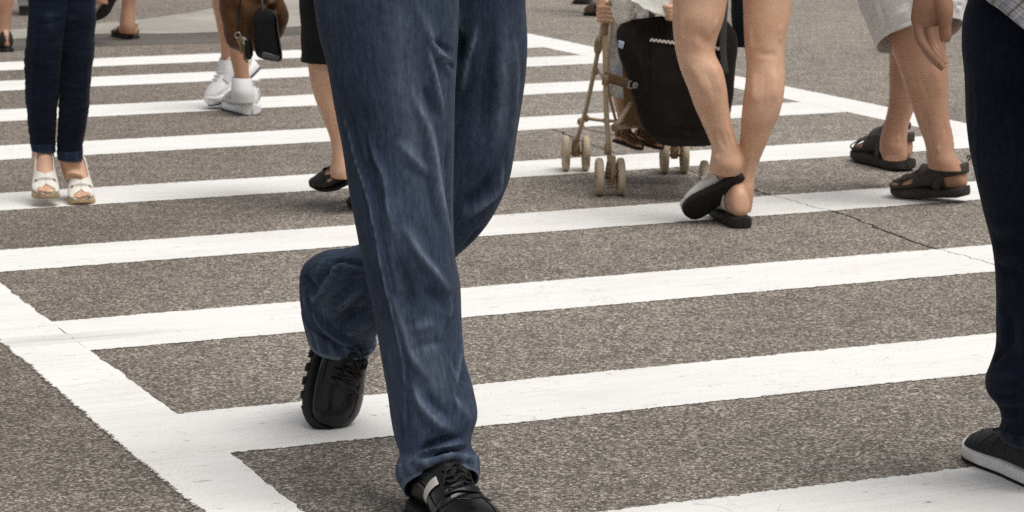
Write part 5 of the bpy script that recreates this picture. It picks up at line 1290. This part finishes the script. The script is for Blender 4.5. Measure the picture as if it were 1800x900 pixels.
def trainer(heel, toe, up, side, length):
    ft = Foot(SHOE, heel, toe, np.asarray(up, float), side, length); base = ft.o.copy(); ft.o = base+ft.M@np.array([0, 0, .030])
    o = link('trainer', tube_mesh('trainer', ft.grid(80, 56, .002), True, True), M_WLEA, wp)
    link('midsole', tube_mesh('midsole', sole_grid(ft, .009, lambda x: -.026+np.where(x > .2, (x-.2)**2*5, 0), lambda x: .010+.008*np.cos(x/.266*2*PI)+np.where(x > .2, (x-.2)**2*5, 0), 70, 36, e=3.2), True, True), M_WLEA, o)
    link('outsole', tube_mesh('outsole', sole_grid(ft, .007, lambda x: -.030+np.where(x > .2, (x-.2)**2*5, 0), lambda x: -.022+np.where(x > .2, (x-.2)**2*5, 0), 60, 24, e=4), True, True), M_BLUES, o)
    for sg in (-1, 1):
        shell_mesh('side_panel', lambda s, t: ft.pt(.07+.10*s, sg*(1.15+.75*t+.25*s), .0055), 26, 14, .002, M_MESH, o)
        shell_mesh('heel_panel', lambda s, t: ft.pt(.012+.05*s, sg*(1.2+.9*t-.1*s), .0060), 20, 14, .003, M_WLEA, o)
    pts = [ft.world(np.array([.062-.058*math.cos(a), .040*math.sin(a), .100+.010*math.cos(a)])) for a in np.linspace(0, 2*PI, 30)]
    tube('collar', pts, .010, M_WLEA, o, 12, 60)
    for k in range(5):
        tube('lace', [ft.pt(np.array(.118+.016*k), np.array(PI-.5+j/6), .007) for j in range(7)], .003, M_WLEA, o, 8)
    return o
oA = trainer(hA, tA, (0, 0, 1), 1, .30)
link('sock', tube_mesh('sock', loft([(409, 135, 441, 137, yP, 1.15), (407, 146, 444, 148, yP, 1.2), (406, 160, 447, 162, yP, 1.2), (408, 178, 446, 180, yP, 1.1)], 30, 40), False, True), M_SOCK, wp)
tB = gz(376, 192); hB = at(412, 158, yP+.30)
trainer(tB+nrm(hB-tB)*.29, tB, (-.35, -.1, 1.0), -1, .29)
link('sock', tube_mesh('sock', loft([(387, 104, 410, 105, yP+.28, 1.1), (386, 118, 411, 120, yP+.28, 1.1), (384, 136, 412, 138, yP+.28, 1.1), (383, 160, 414, 162, yP+.28, 1.1)], 30, 40), False, True), M_SOCK, wp)
union_body('body', w_skin, .0040, M_SKIN_TAN, wp, 4)

# brown shoulder bag with keys and a black phone pouch
yB = 8.95
M_BROWN = make_leather('brown_leather', (.095, .040, .013), .55, 200, .25, .35, .5)
hbag = empty('handbag', at(445, 100, yB), 'slouchy brown leather handbag with keys and a black pouch dangling from it', 'bag')
HB = [(398, -110, 470, -112, yB, .5), (388, -70, 484, -74, yB, .65), (380, -30, 494, -32, yB, .75), (383, 0, 494, -4, yB, .8), (387, 22, 500, 14, yB, .8), (392, 42, 505, 34, yB, .78), (397, 60, 500, 50, yB, .75), (400, 74, 490, 68, yB, .7), (406, 84, 470, 84, yB, .6), (416, 89, 450, 91, yB, .4)]
PH = loft(HB, 100, 90, 2.3); N_ = grid_normals(PH); PH = PH+N_*(.009*vnoise(PH, 9, 3)+.004*vnoise(PH, 24, 4))[..., None]
PH, _ = sculpt(PH, [([(400, -5), (415, 20), (425, 50), (428, 80)], .012, -.012), ([(420, -10), (432, 20), (438, 50)], .014, .012), ([(455, 0), (470, 15), (492, 20)], .010, -.014), ([(450, 20), (475, 10), (490, -5)], .010, .012), ([(485, 25), (490, 45), (488, 62)], .010, -.010)])
hbm = link('bag_body', tube_mesh('bag_body', PH, True, True), M_BROWN, hbag)
for dx in (0, 30): ribbon('handle', [at(405+dx, -95, yB-.03), at(412+dx, -160, yB-.04), at(436+dx*.6, -200, yB-.03), at(456+dx*.3, -160, yB-.03), at(462+dx*.3, -95, yB-.03)], .022, .005, (0, 1, .1), M_BROWN, hbag)
M_POUCH = make_leather('black_pouch', (.0025, .0025, .003), .35, 300, .3, .2, .1)
yK = yB-.14
PP = loft([(449, 20, 476, 16, yK, .5), (444, 34, 486, 28, yK, .5), (445, 55, 489, 50, yK, .5), (447, 78, 493, 76, yK, .5), (450, 94, 496, 96, yK, .5), (456, 101, 495, 106, yK, .45), (466, 105, 490, 109, yK, .3)], 60, 56, 4.0)
pch = link('pouch', tube_mesh('pouch', PP, True, True), M_POUCH, hbag)
M_GLASS = make_plain('dark_glass', (.05, .055, .065), .12, .6)
ribbon('pouch_trim', [at(461, 95, yK-.030), at(476, 99, yK-.033), at(492, 103, yK-.030)], .018, .004, (0, .2, 1), M_GLASS, pch, 20)
ribbon('pouch_loop', [at(462, 22, yK), at(456, -30, yB-.08), at(448, -90, yB-.05)], .012, .003, (1, 0, 0), M_POUCH, hbag)
M_BRASS = make_plain('brass', (.22, .15, .075), .45, .5, .2, 40, .1, .6)
M_STEEL = make_plain('steel', (.5, .5, .5), .3, .5, .1, 40, .1, .9)
ky = link('key_ring', tube_mesh('key_ring', tube_grid([at(418+5*math.cos(a), 62+5*math.sin(a), yK) for a in np.linspace(0, 2*PI, 16)], .0018, 8, 44), True, True), M_STEEL, hbag)
tube('cord', [at(418, 57, yK), at(420, 20, yB-.11), at(430, -40, yB-.10), at(436, -95, yB-.05)], .0025, M_POUCH, hbag, 8)
for k, (x0, y0, x1, y1, m) in enumerate(((422, 66, 430, 106, M_BRASS), (424, 64, 434, 110, M_BRASS), (427, 66, 436, 92, M_STEEL), (420, 66, 424, 94, M_BRASS))):
    d = nrm(at(x1, y1, yK)-at(x0, y0, yK)); q = at(x0, y0, yK-.004*k); e_ = at(x1, y1, yK-.004*k)
    kk = link('key', tube_mesh('key', ribbon_grid([q, q+(e_-q)*.2, q+(e_-q)*.4, q+(e_-q)*.45, e_], [.012, .022, .012, .008, .007], .0025, np.cross(d, [0, 1, 0]), 24), True, True), m, ky)
tube('key_fob', [at(434, 70, yK-.016), at(437, 84, yK-.016), at(438, 100, yK-.016), at(440, 104, yK-.016)], [.008, .013, .013, .006], M_POUCH, ky, 14)

# bare leg at the far left edge with a black flat
fl = empty('person', gz(12, 92), 'person with bare legs and plain black flats at the far left edge', 'person')
yF = gz(12, 90)[1]; f_skin = [loft([(-26, -160, 36, -160, yF, 1.0), (-22, -60, 30, -60, yF, 1.0), (-18, 0, 24, 0, yF, 1.05), (-12, 28, 20, 28, yF, 1.0), (-8, 50, 18, 50, yF, 1.0), (-8, 66, 18, 66, yF, 1.1), (-8, 78, 18, 80, yF, 1.0)], 50, 40),
                               loft([(-70, -160, -10, -160, yF+.3, 1.0), (-60, 0, -22, 0, yF+.3, 1.0), (-50, 55, -28, 55, yF+.3, 1.0), (-52, 70, -26, 72, yF+.3, 1.0)], 40, 32)]
hx = gz(14, 92); plain_shoe(hx, hx+np.array([-.10, .23, 0]), 1, fl, f_skin, .26, open_=2.05, lift=.018, counter=2.75); hx = gz(-36, 84); plain_shoe(hx, hx+np.array([-.10, .23, 0]), -1, fl, f_skin, .26, open_=2.05)
union_body('body', f_skin, .0045, M_SKIN_TAN, fl, 4)

# far walker with pale ankle-strap sandals, one foot kicked up
fk = empty('person', gz(222, 71), 'person with bare legs in dark-soled sandals with pale ankle straps, one foot kicked up', 'person')
yk = gz(222, 70)[1]
k_skin = [loft([(206, -170, 262, -170, yk, 1.0), (210, -80, 254, -80, yk, 1.05), (214, -20, 243, -20, yk, 1.0), (214, 6, 238, 6, yk, 1.0), (211, 30, 237, 30, yk, 1.05), (210, 46, 238, 48, yk, 1.1), (210, 58, 236, 60, yk, 1.0)], 50, 40),
          loft([(168, -170, 222, -170, yk-.25, 1.0), (166, -90, 208, -90, yk-.3, 1.05), (164, -40, 196, -36, yk-.34, 1.0), (162, -15, 190, -8, yk-.36, 1.0), (166, 2, 190, 8, yk-.36, 1.0)], 50, 40)]
hK = gz(238, 69); tK = gz(198, 62)
M_PALESTRAP = make_leather('pale_strap', (.62, .60, .54), .5, 300, .4, .1, .1)
plain_shoe(hK, hK+nrm(tK-hK)*.25, 1, fk, k_skin, .25, M_SKIN_TAN if False else make_leather('tan_sandal', (.16, .085, .045), .5, 300, .4, .2, .1), 1.35, .016, strap=M_PALESTRAP, counter=1.5)
tk2 = at(172, 40, yk-.20); hk2 = at(204, -6, yk-.36)
plain_shoe(hk2, hk2+nrm(tk2-hk2)*.25, -1, fk, k_skin, .25, M_PALESTRAP, 1.35, .020, up=(-.7, .55, .3), strap=M_PALESTRAP, counter=1.5)
union_body('body', k_skin, .0045, M_SKIN_TAN, fk, 4)

# far walker in brown shoes and white socks, top centre
fb = empty('person', gz(1040, 33), 'person in brown leather shoes and pale trousers at the top centre of the street', 'person')
M_BRSHOE = make_leather('brown_shoe', (.095, .045, .022), .35, 300, .5, .25, .15)
yb = gz(1045, 32)[1]
def far_shoe(heel, toe, side, mat):
    ft = Foot(SHOE, heel, toe, np.array([0, 0, 1.]), side, .30); ft.o = ft.o+np.array([0, 0, .016])
    o = link('shoe', tube_mesh('shoe', ft.grid(60, 44), True, True), mat, fb)
    link('sole', tube_mesh('sole', sole_grid(ft, .004, lambda x: -.016+np.where(x < .07, -.004, .0)+np.where(x > .21, (x-.21)**2*5, 0), .006, 50, 24, e=5), True, True), M_MSOLE, o)
tb2 = gz(1027, 30); hb2 = gz(1068, 22); far_shoe(hb2, hb2+nrm(tb2-hb2)*.30, 1, M_BRSHOE)
tb3 = gz(1008, 15); hb3 = gz(1032, 2); far_shoe(hb3, hb3+nrm(tb3-hb3)*.30, -1, make_leather('dark_brown_shoe', (.040, .022, .014), .4, 300, .5, .2, .15))
M_PALETR = make_cloth('pale_trouser', (.58, .57, .55), .9, .08, 500)
ptr = [loft([(1040, -200, 1096, -200, yb+.1, 1.0), (1040, -100, 1086, -100, yb+.12, 1.0), (1042, -30, 1082, -30, yb+.14, 1.0), (1042, 4, 1080, -2, yb+.14, 1.0)], 40, 40), loft([(1006, -200, 1070, -200, yb+.5, 1.0), (1010, -80, 1052, -80, yb+.45, 1.0), (1016, -20, 1046, -22, yb+.42, 1.0)], 40, 40)]
link('trousers', multi_tube('trousers', ptr, [(True, False)]*2), M_PALETR, fb)

# pale grey cabinet standing on the far pavement
cbn = empty('utility_cabinet', gz(44, 28), 'pale grey utility cabinet on the far pavement, mostly hidden by the indigo jeans', 'cabinet')
g0 = gz(31, 28); yq = g0[1]; w_ = at(58, 28, yq)[0]-g0[0]
bm = bmesh.new(); bmesh.ops.create_cube(bm, size=1.0)
for v in bm.verts: v.co = Vector((g0[0]+w_*(v.co.x+.5), yq+.3*(v.co.y+.5), .06+.9*(v.co.z+.5)))
bmesh.ops.bevel(bm, geom=bm.edges[:], offset=.012, segments=3, affect='EDGES'); me = bpy.data.meshes.new('cabinet_body'); bm.to_mesh(me); bm.free()
M_CAB = make_plain('grey_cabinet_paint', (.40, .39, .42), .5, .4, .06, 8)
link('cabinet_body', me, M_CAB, cbn, smooth=False)
bm = bmesh.new(); bmesh.ops.create_cube(bm, size=1.0)
for v in bm.verts: v.co = Vector((g0[0]+w_*(v.co.x*.9+.5), yq+.02+.26*(v.co.y+.5), .06*(v.co.z+.5)))
me = bpy.data.meshes.new('plinth'); bm.to_mesh(me); bm.free(); link('plinth', me, M_SANDSOLE, cbn, smooth=False)
bm = bmesh.new(); bmesh.ops.create_cube(bm, size=1.0)
for v in bm.verts: v.co = Vector((g0[0]+w_*(v.co.x*.86+.5), yq-.006+.008*(v.co.y+.5), .10+.80*(v.co.z+.5)))
me = bpy.data.meshes.new('cabinet_door'); bm.to_mesh(me); bm.free(); link('cabinet_door', me, M_CAB, cbn, smooth=False)
